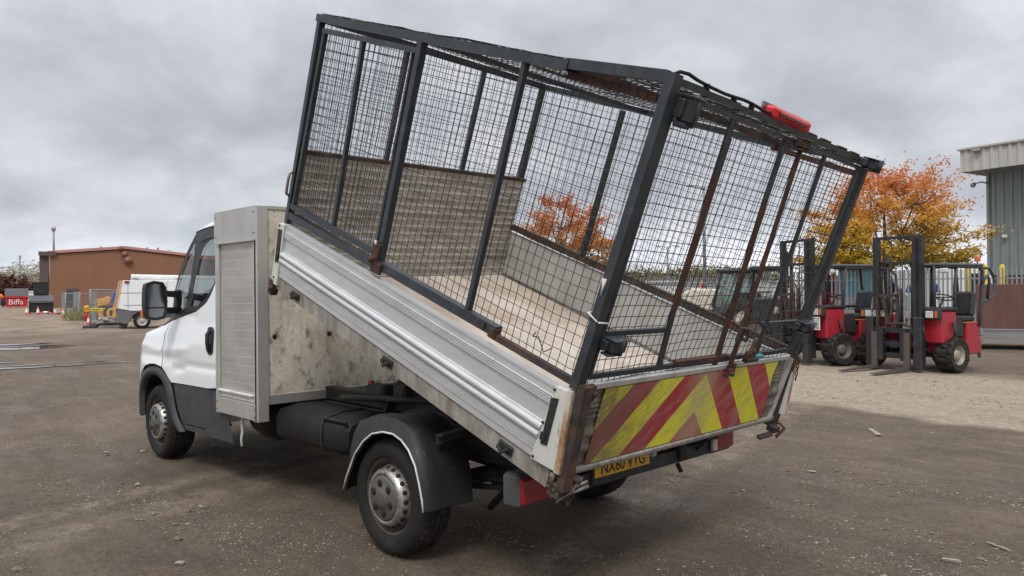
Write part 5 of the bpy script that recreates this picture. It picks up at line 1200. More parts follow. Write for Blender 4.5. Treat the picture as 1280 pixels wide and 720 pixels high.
# ---- trailer with brown board
p, m_, rz = spot(1262, 437)
tr = empty('flat_trailer', p, rz+R(6), 'galvanised flat trailer at the right edge of the yard', 'trailer'); tr.scale = (1, 1, .82)
gz_m = mat('trailer_galvanised', (.30, .32, .33), .45, .5, dirt=(.2, .17, .14), da=.5)
mb = MB(); mb.box((.8, -.0, .48), (5.2, .08, .16)); mb.box((.8, 1.9, .48), (5.2, .08, .12)); mb.box((-.6, .9, .46), (.1, 1.9, .1)); mb.box((1.4, .9, .46), (.1, 1.9, .1)); mb.prism([(-2.2, -.05, .20), (-.2, -.05, .24), (3.2, -.05, .24), (3.2, -.05, .36), (-2.2, -.05, .30)], (0, .10, 0)); mb.build('frame', gz_m, tr)
mb = MB(); mb.box((.8, -.06, .62), (5.2, .04, .04)); 
for x in (-1.75, -.6, .55, 1.7): mb.box((x, -.06, .55), (.06, .05, .22))
mb.build('side_rail', gz_m, tr)
mb = MB(); mb.box((.8, .95, .57), (5.2, 1.86, .03)); mb.build('deck', mat('deck_board', (.2, .19, .17), .7), tr)
for y in (.0, 1.9):
    mb = MB(); mb.lathe([(0, .03), (.16, .03), (.24, .02), (.26, -.02), (.26, -.16), (0, -.16)], (1.2, y+.2, .26), (0, -1, 0), 22); mb.build('wheel', rubber, tr)
mb = MB(); mb.tube([(.42, -.14, .52), (.62, -.15, .50)], .05, 12); mb.box((.52, -.12, .46), (.12, .1, .1), bev=.01); mb.build('winch', chassis_m, tr)
p2 = p+Vector((math.cos(rz)*-.0, 0, 0))
mb = MB(); mb.box((0, 0, .62), (3.6, .10, 1.18), bev=.006); bd = mb.build('plywood_board', mat('brown_phenolic_board', (.115, .05, .038), .45, var=.12, vs=2, dirt=(.16, .10, .085), da=.5, ds=2, dst=(3, 3, .3)))
q_ = gd(1220, (p-C0).dot(cf)+.4); bd.rotation_euler = (0, 0, rz+R(6)); ux = Vector((math.cos(rz+R(6)), math.sin(rz+R(6)), 0)); bd.location = q_+ux*1.8+Vector((0, 0, .44)); tag(bd, 'brown sheet material board standing on the trailer', 'board')
# ============================================================ FAR LEFT
p, m_, rz = spot(62, 384.8)
bld = empty('brown_shed', p, rz-R(5), 'large brown clad industrial shed with shallow gable at the left', 'building')
px_ = m_; HB = lambda y: (384.8-y)*px_
brown_clad = mat('brown_ribbed_cladding', (.26, .125, .072), .6, .05, var=.05, vs=.5, dirt=(.24, .11, .06), da=.4, ds=.6, dst=(1, 1, .2))
Wd = 164*px_
mb = MB(); n = 150; prf_ = []
for i in range(n):
    x = Wd*i/n; q = .045 if i % 2 else 0; prf_ += [(x, -q), (x+Wd/n*.9, -q)]
def roofz(x): 
    a = 85*px_; return HB(318)+(HB(310.5)-HB(318))*(x/a) if x < a else HB(310.5)-(HB(310.5)-HB(319.5))*((x-a)/(Wd-a))
mb.grid([[(x, y, 0) for x, y in prf_], [(x, y, roofz(x)) for x, y in prf_]], None, smooth=False)
mb.grid([[(0, 0, 0), (0, 60, 0)], [(0, 0, roofz(0)), (0, 60, roofz(0))]], None, smooth=False); mb.grid([[(Wd, 0, 0), (Wd, 60, 0)], [(Wd, 0, roofz(Wd)), (Wd, 60, roofz(Wd))]], None, smooth=False)
mb.build('wall', brown_clad, bld)
a = 85*px_; mb = MB(); rf = mat('pink_red_roof_trim', (.42, .20, .17), .5)
for x0, x1 in ((-.2, a), (a, Wd+.2)):
    z0, z1 = roofz(x0)+.1, roofz(x1)+.1
    mb.add([(x0, -.3, z0), (x1, -.3, z1), (x1, 60, z1), (x0, 60, z0), (x0, -.3, z0+.35), (x1, -.3, z1+.35), (x1, 60, z1+.35), (x0, 60, z0+.35)], [(0, 3, 2, 1), (4, 5, 6, 7), (0, 1, 5, 4), (1, 2, 6, 5), (2, 3, 7, 6), (3, 0, 4, 7)])
mb.build('roof', rf, bld)
mb = MB(); mb.box((-.6, .5, roofz(0)/2), (1.0, .8, roofz(0)+.3)); mb.box((-.2, -.25, roofz(0)+.1), (1.9, .4, .5)); mb.build('corner_panel', mat('dark_brown_corner', (.09, .065, .055), .6), bld)
mb = MB(); mb.box((.75+10*px_*1.0+ .8, -.15, HB(361)/2), (13*px_, .1, HB(361))); mb.build('door', mat('dark_grey_door', (.06, .062, .068), .6), bld)
for x, y, s in ((150, 324.5, .5), (146, 316.5, .35), (142, 309, .3)):
    mb = MB(); mb.lathe([(0, .5), (s, .4), (s, 0), (0, 0)], ((x-62)*px_, -.1, HB(y)), (0, -1, 0), 14); mb.build('wall_lamp', mat('lamp_brown', (.2, .1, .06), .5), bld)
for x in (173, 186, 118): 
    mb = MB(); mb.box(((x-62)*px_, 3, HB(312.0)), (.25, .25, 1.3)); mb.build('flue', bare, bld)
# lower wing to the right
mb = MB(); mb.box((Wd+14, 4, HB(321)/2), (28, 10, HB(321))); w2 = mb.build('side_wing', mat('dark_brown_wall', (.10, .05, .035), .6, var=.1), bld)
mb = MB(); mb.box((Wd+14, 4, HB(320)), (28.6, 10.6, .5)); mb.build('wing_roof', mat('orange_roof', (.42, .11, .045), .5), bld)
# mast on the building corner
def mast(x, dep, ytop, label, head=True, r=.09, name='camera_mast', cat='mast', grp=None, m=None, z0=0):
    q = gd(x, dep); H = hpx(x, dep, ytop); root = empty(name, q, facing(q), label, cat, grp)
    mb = MB(); mb.tube([(0, 0, z0), (0, 0, z0+(H-z0)*.5), (0, 0, H)], [r*1.3, r, r*.7], 10); mb.build('pole', m or mat('mast_grey', (.2, .22, .23), .5, .4), root)
    if head == 'dome': 
        mb = MB(); mb.lathe([(0, .35), (.2, .3), (.28, 0), (.22, -.3), (0, -.45)], (0, 0, H-.1), (0, 0, 1), 16); mb.build('camera_dome', bare, root)
    elif head == 'lamps':
        mb = MB()
        for s in (-1, 1): mb.tube([(0, 0, H-.3), (s*.4, 0, H), (s*.9, 0, H+.05)], .04, 6); mb.box((s*1.1, 0, H+.02), (.6, .25, .12), bev=.03)
        mb.build('lamp_head', m or mat('mast_grey', (.2, .22, .23), .5), root)
    elif head: mb = MB(); mb.box((0, 0, H+.02), (.5, .3, .1), bev=.03); mb.build('lamp_head', mat('mast_grey', (.2, .22, .23), .5), root)
    return root
mast(67.5, 102, 285, 'slim pole with dome camera fixed at the brown shed corner', 'dome', .14, z0=hpx(67.5, 102, 336))
mast(25, 142, 320, 'plain grey pole among trees at the far left', True, .2, 'light_pole', 'pole')
mast(881, 62, 232, 'tall floodlight mast with paired heads seen through the rear gate', 'lamps', .13, 'floodlight_mast', 'mast', 'lamp masts seen through the cage')
mast(835, 90, 308, 'small distant lamp post seen through the rear gate', 'lamps', .12, 'street_lamp', 'lamp post', 'lamp masts seen through the cage')
mast(206, 170, 313, 'distant twin head lamp post above the brown shed roof', 'lamps', .15, 'street_lamp', 'lamp post')
# far trees, wires, fences, low buildings on the left
for x, dep, yt, sp_, lm, lab, sd_, nl in ((3, 150, 337, 5.5, lm_pale, 'pale thin tree at the far left edge', 3, 2500), (33, 140, 329, 7, lm_pale, 'pale thin tree behind the grey pole', 4, 4500), (6, 128, 346, 4.2, lm_mar, 'dark maroon tree at the left edge', 5, 6000), (16, 146, 351, 5, lm_yel, 'low yellow green tree behind the maroon tree', 6, 4000), (50, 146, 349, 5, lm_yel, 'low yellow tree left of the brown shed', 8, 4500), (40, 150, 356, 5, lm_yel, 'low olive tree behind the black container', 9, 3500)):
    q = gd(x, dep); tree('roadside_tree' if lm != lm_mar else 'maroon_tree', lab, q, hpx(x, dep, yt), 1.6, sp_, lm, sd_, nl, .45, group='trees at the far left' if lm != lm_mar else None, trunk_r=.2)
for i, (x, dep, yt, sp_) in enumerate(((798, 120, 333, 5), (812, 122, 335, 5), (846, 115, 337, 5), (862, 112, 333, 6), (890, 110, 334, 6), (915, 112, 334, 6), (880, 140, 336, 8), (830, 130, 340, 6), (935, 120, 332, 6), (770, 130, 345, 6), (955, 112, 336, 6))):
    q = gd(x, dep); tree('distant_tree', ['rounded green tree far behind, left of the floodlight mast', 'second green tree far behind, beside the rounded one', 'olive tree far behind, left of the mast foot', 'yellow olive tree at the foot of the floodlight mast', 'yellow tree just right of the floodlight mast', 'olive tree behind the glass tractor cab', 'wide olive tree farthest behind the mast', 'low olive tree between the lamp post and mast', 'olive tree far behind the rusty gate bar', 'low green tree far behind the corner post', 'olive tree far behind the dark forklift'][i], q, hpx(x, dep, yt), 1.4, sp_, lm_yel, 40+i, 2600, .42, group='distant trees beyond the yard')
# overhead pipe bridge / gantry lines at far left
gm_ = mat('gantry_tan', (.30, .27, .2), .6)
q = gd(-40, 160); root = empty('overhead_gantry', q, facing(gd(10, 160)), 'long pale overhead beam crossing the trees at the far left', 'gantry')
mb = MB(); Lg = 160/FPX*104
mb.box((Lg/2, 0, hpx(0, 160, 345)), (Lg, .3, .35)); mb.box((Lg/2, 0, hpx(0, 160, 350)), (Lg, .3, .2)); mb.build('beam', gm_, root)
for k in range(5): mb = MB(); mb.box((Lg*(k+.3)/5, 0, hpx(0, 160, 345)/2), (.3, .3, hpx(0, 160, 345))); mb.build('leg', gm_, root)
mb = MB(); zc_ = hpx(0, 160, 329)
mb.tube([(-6+Lg*1.1*t/10, 0, zc_-.8*math.sin(math.pi*t/10)) for t in range(11)], .06, 5); o = mb.build('overhead_wire', gap_dark); o.location = q; o.rotation_euler = (0, 0, facing(gd(10, 160))); tag(o, 'thin overhead wire across the sky at the far left', 'wire')
def lowbox(x0, x1, dep, ytop, name, label, cat, m, dz=.0, deep=4, yb=None):
    a = gd(x0, dep); b = gd(x1, dep); w_ = (b-a).length; q = (a+b)/2; zt_ = hpx((x0+x1)/2, dep, ytop); mb = MB()
    mb.box((0, deep/2, zt_/2), (w_, deep, zt_)); mb.box((0, deep/2-.1, zt_+.06), (w_+.3, deep+.3, .12)); n_ = int(w_/1.2)
    for i in range(n_): mb.box((-w_/2+(i+.5)*w_/n_, -.03, zt_*.5), (.10, .06, zt_*.92))
    o = mb.build(name, m); o.location = q; o.rotation_euler = (0, 0, math.atan2(b.y-a.y, b.x-a.x)); return tag(o, label, cat)
lowbox(-60, 62, 132, 366, 'grey_hoarding', 'low grey hoarding fence behind the red skip', 'fence', mat('hoarding_grey', (.25, .25, .25), .7, var=.2), deep=.3)
lowbox(32, 62, 126, 364.5, 'white_cabin', 'low white cabin behind the black container', 'cabin', white_paint)
lowbox(-50, 20, 138, 358, 'dark_shed', 'low dark shed behind the red skip and maroon tree', 'shed', mat('shed_dark', (.07, .06, .055), .7), deep=5)
lowbox(760, 850, 60, 353, 'white_shed', 'long low white roofed shed behind the rear gate', 'shed', white_paint, deep=6)
lowbox(850, 990, 95, 353, 'low_warehouse', 'low pale grey shed far behind the gate', 'shed', mat('pale_grey_wall', (.4, .42, .43), .6), deep=6)
# ---- skip, container
p, m_, rz = spot(21, 384.4)
sk = empty('red_skip', p, rz, 'red waste skip with grey lid at the far left', 'skip'); w_ = 25*m_; h_ = 14*m_
mb = MB(); mb.prism([(-w_/2+.2, 0, .1), (w_/2-.2, 0, .1), (w_/2, 0, h_), (-w_/2, 0, h_)], (0, 2, 0)); mb.box((0, -.06, h_-.1), (w_+.1, .14, .2)); 
for x in (-.32, .0, .32): mb.box((x*w_*1.4, -.03, h_*.5), (.1, .08, h_*.85))
mb.build('body', mat('skip_red', (.55, .025, .03), .5), sk)
mb = MB(); mb.prism([(-w_/2, -.05, h_+.02), (-w_/2, 2, h_+.02), (-w_/2, 1.8, h_+1.05), (-w_/2, .5, h_+.95)], (w_, 0, 0))
for k in range(9): mb.bar((-w_/2+w_*(k+.5)/9, -.06, h_+.02), (-w_/2+w_*(k+.5)/9, .5, h_+.98), .08, .05)
mb.build('lid', mat('skip_lid_grey', (.09, .09, .10), .6), sk)
text('Biffa', 'lettering', 1.0, mat('sign_white', (.8, .8, .8), .5), sk, Vector((-.1, -.10, h_*.48)), Matrix(((1, 0, 0), (0, 0, -1), (0, 1, 0))), .01)
p, m_, rz = spot(51.5, 392.3)
ct = empty('black_container', p, rz, 'black open waste container behind traffic cones, far left', 'container'); w_ = 27*m_; h_ = 15.5*m_
mb = MB(); mb.prism([(-w_/2+.05, 0, .12), (w_/2-.05, 0, .12), (w_/2, 0, h_), (-w_/2, 0, h_)], (0, 1.6, 0))
for x in (-.45, .45): mb.box((x*w_, -.02, h_*.45), (.1, .1, h_*.9))
mb.build('body', mat('container_black', (.014, .018, .016), .5), ct)
mb = MB(); mb.prism([(-w_/2, -.1, h_+.01), (-w_/2, 1.6, h_+.01), (-w_/2, 1.6, h_+.55), (-w_/2, .35, h_+.50)], (w_, 0, 0))
for k in range(14): mb.bar((-w_/2+w_*(k+.5)/14, -.10, h_+.03), (-w_/2+w_*(k+.5)/14, .35, h_+.52), .05, .05)
mb.box((0, -.1, h_-.06), (w_+.1, .12, .1)); mb.build('lid', mat('container_lid', (.10, .105, .11), .5), ct)
mb = MB(); mb.box((0, 0, .56), (16*m_, 1.1, 1.08), bev=.05); mb.box((0, -.56, .56), (13*m_, .04, .85)); mb.box((0, 0, 1.12), (16.6*m_, 1.15, .06)); o = mb.build('black_box', mat('box_black', (.014, .016, .02), .45)); dvec = Vector((math.cos(rz), math.sin(rz), 0)); o.location = p+dvec*(-.2*m_)+Vector((-math.sin(rz), math.cos(rz), 0))*.9+Vector((0, 0, h_+.52)); o.rotation_euler = (0, 0, rz); tag(o, 'square black box standing on the black waste container', 'box')
# ---- cones
corange = mat('cone_orange', (.75, .10, .03), .5); cred = mat('cone_red', (.72, .03, .04), .5); cwh = mat('cone_white', (.75, .75, .75), .5)
def cone(x, y, hp, label, m=None, lie=False):
    p, m_, rz = spot(x, y); H = hp*m_; root = empty('traffic_cone', p, rz+.2, label, 'cone', 'traffic cones in the yard')
    mb = MB(); mb.box((0, 0, .03), (H*.52, H*.52, .06), bev=.015); mb.lathe([(H*.2, .06), (H*.04, H), (0, H)], (0, 0, 0), (0, 0, 1), 18); mb.build('cone_body', m or corange, root)
    mb = MB(); mb.lathe([(H*.176, H*.26), (H*.102, H*.72)], (0, 0, 0), (0, 0, 1), 18); mb.build('reflective_sleeve', cwh, root)
    if lie: root.rotation_euler = (0, R(-82), rz); root.location.z = H*.24; root.location += Vector((math.cos(rz), math.sin(rz), 0))*H*.9
    return root
cone(33.5, 393, 10, 'orange and white cone left of the black container'); cone(47.5, 393.2, 10, 'red and white cone before the middle of the black container', cred)
cone(52, 393.2, 9, 'cone lying on its side before the black container', cred, True); cone(69, 392.5, 7.5, 'cone at the right corner of the black container', cred)
cone(78.5, 397, 12, 'orange cone beside the left end of the mesh fencing'); cone(110.5, 405.5, 10.5, 'red cone at the foot of the upright mesh panel', cred); cone(124.5, 404.5, 11, 'orange cone between mesh panel and yellow dumper')
# ---- mesh fencing panels
fwire = mat('mesh_fence_grey', (.30, .31, .32), .5, .4)
def mesh_panel(x0, y0, x1, y1, hp, label, base_extra=0):
    a = gp(x0, y0); b = gp(x1, y1); Lp = (b-a).length; H = hp*(a-C0).dot(cf)/FPX; root = empty('mesh_fence_panel', a, math.atan2(b.y-a.y, b.x-a.x), label, 'fence', 'temporary mesh fence panels')
    mb = MB()
    mb.tube([(0, 0, .05), (0, 0, H-.1), (.08, 0, H), (Lp-.08, 0, H), (Lp, 0, H-.1), (Lp, 0, .05)], .028, 8); mb.tube([(0, 0, .18), (Lp, 0, .18)], .02, 6); mb.tube([(0, 0, H*.62), (Lp, 0, H*.62)], .015, 6); mb.build('panel_frame', fwire, root)
    mb = MB(); n_ = max(4, int(Lp/.16))
    for i in range(n_): mb.bar((Lp*(i+.5)/n_, 0, .18), (Lp*(i+.5)/n_, 0, H), .007, .007, (0, 1, 0))
    for k in range(8): mb.bar((0, 0, .2+k*H/8.5), (Lp, 0, .2+k*H/8.5), .006, .006, (0, 1, 0))
    mb.build('mesh_infill', fwire, root)
    for x in (0, Lp): mb = MB(); mb.box((x, 0, .06), (.22, .65, .12), bev=.02); mb.build('foot_block', mat('foot_block_dark', (.05, .05, .05), .8), root)
    return root
mesh_panel(82, 395, 112, 394, 28, 'mesh fence panel across the shed door, left')
mesh_panel(77, 393, 82.5, 395, 27, 'short return mesh fence panel beside the orange cone')
mesh_panel(92, 392, 100, 396, 26, 'leaning mesh fence panel behind the weeds')
mesh_panel(113, 410, 121, 406, 48, 'upright mesh fence panel nearest the yellow dumper')
mesh_panel(121, 406, 150, 401, 44, 'long mesh fence panel beside the white lorry')
# ---- yellow dumper
p, m_, rz = spot(141, 401); yl = mat('dumper_yellow', (.72, .33, .015), .45, dirt=(.3, .17, .06), da=.4)
dm = empty('site_dumper', p, rz, 'small yellow site dumper behind the mesh fencing', 'dumper'); k = m_
mb = MB(); mb.prism([(-19*k, -.5, 17*k), (-19*k, -.5, 27*k), (-9*k, -.5, 29*k), (-5*k, -.5, 31*k), (-2*k, -.5, 29*k), (-4*k, -.5, 22*k), (-9*k, -.5, 19*k), (-16*k, -.5, 13*k)], (0, 1.1, 0)); mb.build('skip_bucket', yl, dm, bevel=.02)
mb = MB(); mb.prism([(-8*k, -.35, 8*k), (8*k, -.35, 8*k), (8*k, -.35, 16*k), (2*k, -.35, 19*k), (-8*k, -.35, 18*k)], (0, .8, 0)); mb.tube([(2*k, 0, 14*k), (5*k, 0, 24*k), (6*k, 0, 36*k)], .05, 8); mb.build('chassis', mat('dumper_dark', (.04, .035, .03), .6), dm)
for x, yy in ((-.5*k, -.62), (-10*k, -.60), (9*k, -.3)):
    mb = MB(); mb.lathe([(9.5*k*.5, .0), (9.5*k, .02), (10*k, -.03), (10*k, -.28), (0, -.28)], (x, yy, 10*k), (0, -1, 0), 26); wh = mb.build('wheel', rubber, dm); mb = MB(); mb.lathe([(0, -.04), (2*k, -.04), (3*k, -.02), (6.3*k, .02), (6.6*k, 0), (6.4*k, -.05)], (x, yy, 10*k), (0, -1, 0), 24); mb.build('rim', yl, wh)
mb = MB(); mb.box((7*k, 0, 20*k), (.4, .5, .12), bev=.03); mb.box((9.5*k, 0, 24*k), (.1, .5, .5), bev=.03); mb.build('seat', seat_m, dm)
p, m_, rz = spotd(120, 33); mb = MB(); mb.box((0, 0, .0), (12*m_, .03, 3.6*m_), bev=.005); o = mb.build('yellow_sign', mat('sign_yellow', (.8, .6, .03), .5)); o.location = p+Vector((0, 0, hpx(120, 33, 387))); o.rotation_euler = (0, 0, rz); tag(o, 'small yellow sign fixed to the upright mesh panel', 'sign')
mb = MB(); 
for x in (-4, -1.5, 1, 3.5): mb.box((x*m_, -.02, 0), (1.6*m_, .01, 1.6*m_)); 
mb.build('sign_marks', ink, o)
# red and yellow standing lamp
p, m_, rz = spot(108.5, 401); wl = empty('warning_lamp', p, rz, 'yellow warning lamp on red stand by the weeds', 'lamp')
mb = MB(); mb.tube([(0, 0, 0), (0, 0, 12*m_)], [.14, .06], 10); mb.box((-.06, 0, 6*m_), (.22, .2, 5*m_), None, bev=.03); mb.build('stand', mat('skip_red', (.55, .025, .03)), wl)
mb = MB(); mb.box((.02, 0, 13*m_), (.30, .22, 5*m_), bev=.04); mb.lathe([(.14, 0), (.16, .12), (0, .2)], (0, 0, 15.5*m_), (0, 0, 1), 12); mb.build('lamp_housing', yl, wl)
# ---- white lorry
p, m_, rz = spot(150, 411.5); lr = empty('white_lorry', p, rz+R(3), 'white panelled service lorry parked on the left, wheel showing', 'lorry'); k = m_
mb = MB(); Ll = 190*k
mb.prism([(-5*k, 0, 26*k), (2*k, 0, 61*k), (Ll*.80, 0, 61*k), (Ll*.80, 0, 23*k), (14*k, 0, 22.5*k), (-3*k, 0, 26*k)], (0, 2.3, 0)); mb.build('body', white_paint, lr, bevel=.02)
mb = MB()
mb.box((28*k, -.012, 45.5*k), (56*k*2-20*k, .02, .012)); mb.box((9*k, -.012, 43*k), (.012, .02, 34*k)); mb.box((54*k, -.012, 43*k), (.012, .02, 34*k)); mb.box((80*k, -.012, 43*k), (.012, .02, 34*k)); mb.box((22*k, -.012, 30*k), (36*k, .02, .010)); mb.build('panel_seam', mat('seam_grey', (.25, .25, .25), .6), lr)
mb = MB(); mb.prism([(-5*k, -.02, 26*k), (2*k, -.02, 61*k), (3.2*k, -.02, 61*k), (-2.6*k, -.02, 26*k)], (0, 2.34, 0)); mb.build('orange_end_frame', mat('peach_trim', (.72, .38, .2), .5), lr)
mb = MB(); mb.box((8*k, -.03, 59*k), (5.5*k, .06, 3*k), bev=.02); mb.build('marker_lamp', red_lens, lr)
mb = MB(); mb.box((-7*k, .3, 40*k), (3*k, .3, 15*k), None, Matrix.Rotation(.25, 3, 'Y'), .03); mb.build('blue_sheet', mat('sheet_blue', (.06, .12, .32), .6), lr)
mb = MB(); mb.prism([(-2*k, .02, 9*k), (-2*k, .02, 25.5*k), (14*k, .02, 22*k), (14*k, .02, 10*k), (6*k, .02, 6*k)], (0, 1.8, 0)); mb.box((60*k, .9, 17*k), (120*k, 1.4, 9*k)); mb.build('under_frame', mat('lorry_grey', (.13, .13, .13), .6), lr)
mb = MB(); mb.grid([[(25*k+14*k*math.cos(a), y, 10*k+14*k*math.sin(a)) for a in [math.pi*i/12 for i in range(13)]] for y in (-.0, .5)], None); mb.prism([(11*k, 0, 12*k), (13*k, 0, 20*k), (20*k, 0, 23*k), (31*k, 0, 23*k), (38*k, 0, 20*k), (39*k, 0, 12*k), (37*k, 0, 17*k), (31*k, 0, 21*k), (20*k, 0, 21*k), (14*k, 0, 17*k)], (0, .4, 0)); mb.build('wheel_arch', mat('lorry_grey', (.13, .13, .13)), lr)
for x in (25*k, 100*k, 118*k):
    mb = MB(); mb.lathe([(6*k, .0), (9*k, .03), (9.8*k, -.01), (9.9*k, -.25), (0, -.25)], (x, -.02, 9.7*k), (0, -1, 0), 30); wh = mb.build('wheel', rubber, lr); mb = MB(); mb.lathe([(0, .0), (2*k, .0), (3*k, -.04), (5.3*k, -.03), (6.1*k, .02), (6.2*k, .0)], (x, -.02, 9.7*k), (0, -1, 0), 24); mb.build('rim', mat('lorry_rim', (.42, .41, .38), .5, .3), wh)
mb = MB(); mb.tube([(14*k, .7, 65*k), (60*k, .7, 64*k), (130*k, .7, 63*k)], .16, 12); mb.build('roof_tube', white_trim, lr); mb = MB(); mb.box((18*k, .7, 62.6*k), (.2, .5, .14)); mb.box((70*k, .7, 62*k), (.2, .5, .14)); mb.build('tube_cradle', fwire, lr)
# slabs stacked
p, m_, rz = spot(142, 409.5); k = m_; fs_m = mat('pile_grey', (.24, .225, .2), .9, var=.3, vs=8, bump=.3)
mb = MB(); rnd = random.Random(4); mb.box((0, .3, .06), (30*k, .9, .1))
for i in range(26):
    mb.box((rnd.uniform(-15, 13)*k, rnd.uniform(0, .7), .12+.36*(i/26)*rnd.uniform(.5, 1)), (rnd.uniform(.25, .7), rnd.uniform(.2, .5), rnd.uniform(.05, .12)), None, Matrix.Rotation(rnd.uniform(-.3, .3), 3, 'X') @ Matrix.Rotation(rnd.uniform(-.25, .25), 3, 'Y'), .01)
o = mb.build('rubble_heap', fs_m); o.location = p; o.rotation_euler = (0, 0, rz); tag(o, 'low heap of grey rubble slabs beside the white lorry', 'rubble', kind='stuff')
# weeds
def weeds(x, y, r, h, n_, label, seed):
    p, m_, rz = spot(x, y); rnd = random.Random(seed); mb = MB()
    for i in range(n_):
        a = rnd.uniform(0, 6.28); d = r*rnd.random()**.6; b = Vector((d*math.cos(a)*1.6, d*math.sin(a), 0)); t = b+Vector((rnd.gauss(0, .18), rnd.gauss(0, .18), h*rnd.uniform(.4, 1))); s_ = .02
        mb.add([b+Vector((-s_, 0, 0)), b+Vector((s_, 0, 0)), (b+t)/2+Vector((s_*1.2, 0, h*.08)), t, (b+t)/2+Vector((-s_*1.2, 0, h*.08))], [(0, 1, 2, 3, 4)])
    o = mb.build('weed_clump', mat('weeds_green', (.27, .26, .12), .8, var=.4, vs=4), recalc=False); o.location = p; return tag(o, label, 'weeds', kind='stuff')
weeds(99, 400, 1.0, .7, 350, 'pale green weeds growing among the mesh fencing', 1); weeds(104, 394, 1.2, 1.0, 260, 'taller yellow green weeds behind the mesh fencing', 2)
# ---- person in orange bending at the left edge
def person(x, y, hp, label):
    p, m_, rz = spot(x, y); k = hp*m_/1.35; root = empty('person', p, rz, label, 'person')
    V = {'pel': (0, 0, .95), 'ch': (-.22, 0, 1.22), 'nk': (-.36, 0, 1.30), 'hd': (-.46, 0, 1.33), 'hp1': (.0, -.10, .90), 'kn1': (-.08, -.12, .50), 'an1': (.06, -.13, .08), 'tf1': (-.08, -.13, .05), 'hp2': (.0, .10, .90), 'kn2': (-.04, .14, .50), 'an2': (.16, .14, .08), 'tf2': (.02, .14, .05),
         'sh1': (-.28, -.19, 1.24), 'el1': (-.34, -.24, .97), 'ha1': (-.50, -.20, .78), 'sh2': (-.28, .19, 1.24), 'el2': (-.34, .24, .97), 'ha2': (-.50, .20, .78)}
    E_ = [('pel', 'ch'), ('ch', 'nk'), ('nk', 'hd'), ('pel', 'hp1'), ('hp1', 'kn1'), ('kn1', 'an1'), ('an1', 'tf1'), ('pel', 'hp2'), ('hp2', 'kn2'), ('kn2', 'an2'), ('an2', 'tf2'), ('ch', 'sh1'), ('sh1', 'el1'), ('el1', 'ha1'), ('ch', 'sh2'), ('sh2', 'el2'), ('el2', 'ha2')]
    rad = {'pel': .15, 'ch': .17, 'nk': .07, 'hd': .10, 'hp1': .10, 'kn1': .07, 'an1': .05, 'tf1': .045, 'hp2': .10, 'kn2': .07, 'an2': .05, 'tf2': .045, 'sh1': .075, 'el1': .055, 'ha1': .04, 'sh2': .075, 'el2': .055, 'ha2': .04}
    ks = list(V); me = bpy.data.meshes.new('body'); me.from_pydata([tuple(c*k for c in V[q]) for q in ks], [(ks.index(a), ks.index(b)) for a, b in E_], []); o = bpy.data.objects.new('body', me); col.objects.link(o); o.parent = root
    sk_ = o.modifiers.new('skin', 'SKIN'); 
    if not me.skin_vertices: 
        bm = bmesh.new(); bm.from_mesh(me); bm.verts.layers.skin.verify(); bm.to_mesh(me); bm.free()
    for q, sv in zip(ks, me.skin_vertices[0].data): sv.radius = (rad[q]*k, rad[q]*k); sv.use_root = q == 'pel'
    su_ = o.modifiers.new('sub', 'SUBSURF'); su_.levels = su_.render_levels = 2; me.materials.append(mat('dark_trousers', (.02, .022, .03), .8))
    mb = MB(); mb.tube([(c[0]*k, c[1]*k, c[2]*k) for c in ((.03, 0, .93), (-.1, 0, 1.10), (-.24, 0, 1.23), (-.34, 0, 1.29))], [.20*k, .21*k, .22*k, .11*k], 16)
    for s in (-1, 1): mb.tube([(c[0]*k, s*c[1]*k, c[2]*k) for c in ((-.26, .17, 1.25), (-.34, .245, .98), (-.46, .21, .82))], [.10*k, .08*k, .065*k], 12)
    mb.build('orange_jacket', mat('hi_vis_orange', (.85, .17, .03), .6), root)
    mb = MB(); mb.lathe([(0, .12*k), (.08*k, .10*k), (.12*k, 0), (.10*k, -.1*k), (0, -.13*k)], (-.47*k, 0, 1.34*k), (-.4, 0, 1), 16); mb.build('head', mat('skin_tone', (.5, .3, .22), .6), root)
    mb = MB(); mb.lathe([(0, .135*k), (.09*k, .115*k), (.13*k, .02*k), (.14*k, .0)], (-.46*k, 0, 1.36*k), (-.3, 0, 1), 16); mb.build('helmet', cwh, root)
person(3, 384, 16, 'person in orange hi-vis jacket bending over at the left edge')
# ---- plant behind the tipped bed, seen through the cage
p, m_, rz = spotd(925, 24); k = m_; tcb = empty('tractor_loader', p, rz, 'white bonneted machine with glass cab seen through the rear gate', 'tractor'); hz_ = horizon(925, 24); Z_ = lambda y: (hz_-y)*k; X_ = lambda x: (x-925)*k
cream = mat('cream_paint', (.62, .56, .45), .45, dirt=(.3, .25, .18), da=.4)
mb = MB(); mb.prism([(X_(852), -.6, Z_(395)), (X_(852), -.6, Z_(368)), (X_(868), -.6, Z_(360)), (X_(902), -.6, Z_(361)), (X_(906), -.6, Z_(395))], (0, 1.3, 0)); mb.build('bonnet', cream, tcb, bevel=.06)
mb = MB(); mb.prism([(X_(850), -.62, Z_(385)), (X_(935), -.62, Z_(388)), (X_(935), -.62, Z_(405)), (X_(850), -.62, Z_(405))], (0, 1.34, 0)); mb.build('engine_bay', fblack, tcb)
cx0, cx1, cx2 = X_(893), X_(903), X_(947)
mb = MB()
for y in (-.75, .75):
    mb.tube([(cx0, y, Z_(383)), (cx1, y, Z_(341)), (cx2, y, Z_(340)), (cx2+.02, y, Z_(390))], .045, 8); mb.tube([(X_(922), y, Z_(340)), (X_(920), y, Z_(390))], .035, 8)
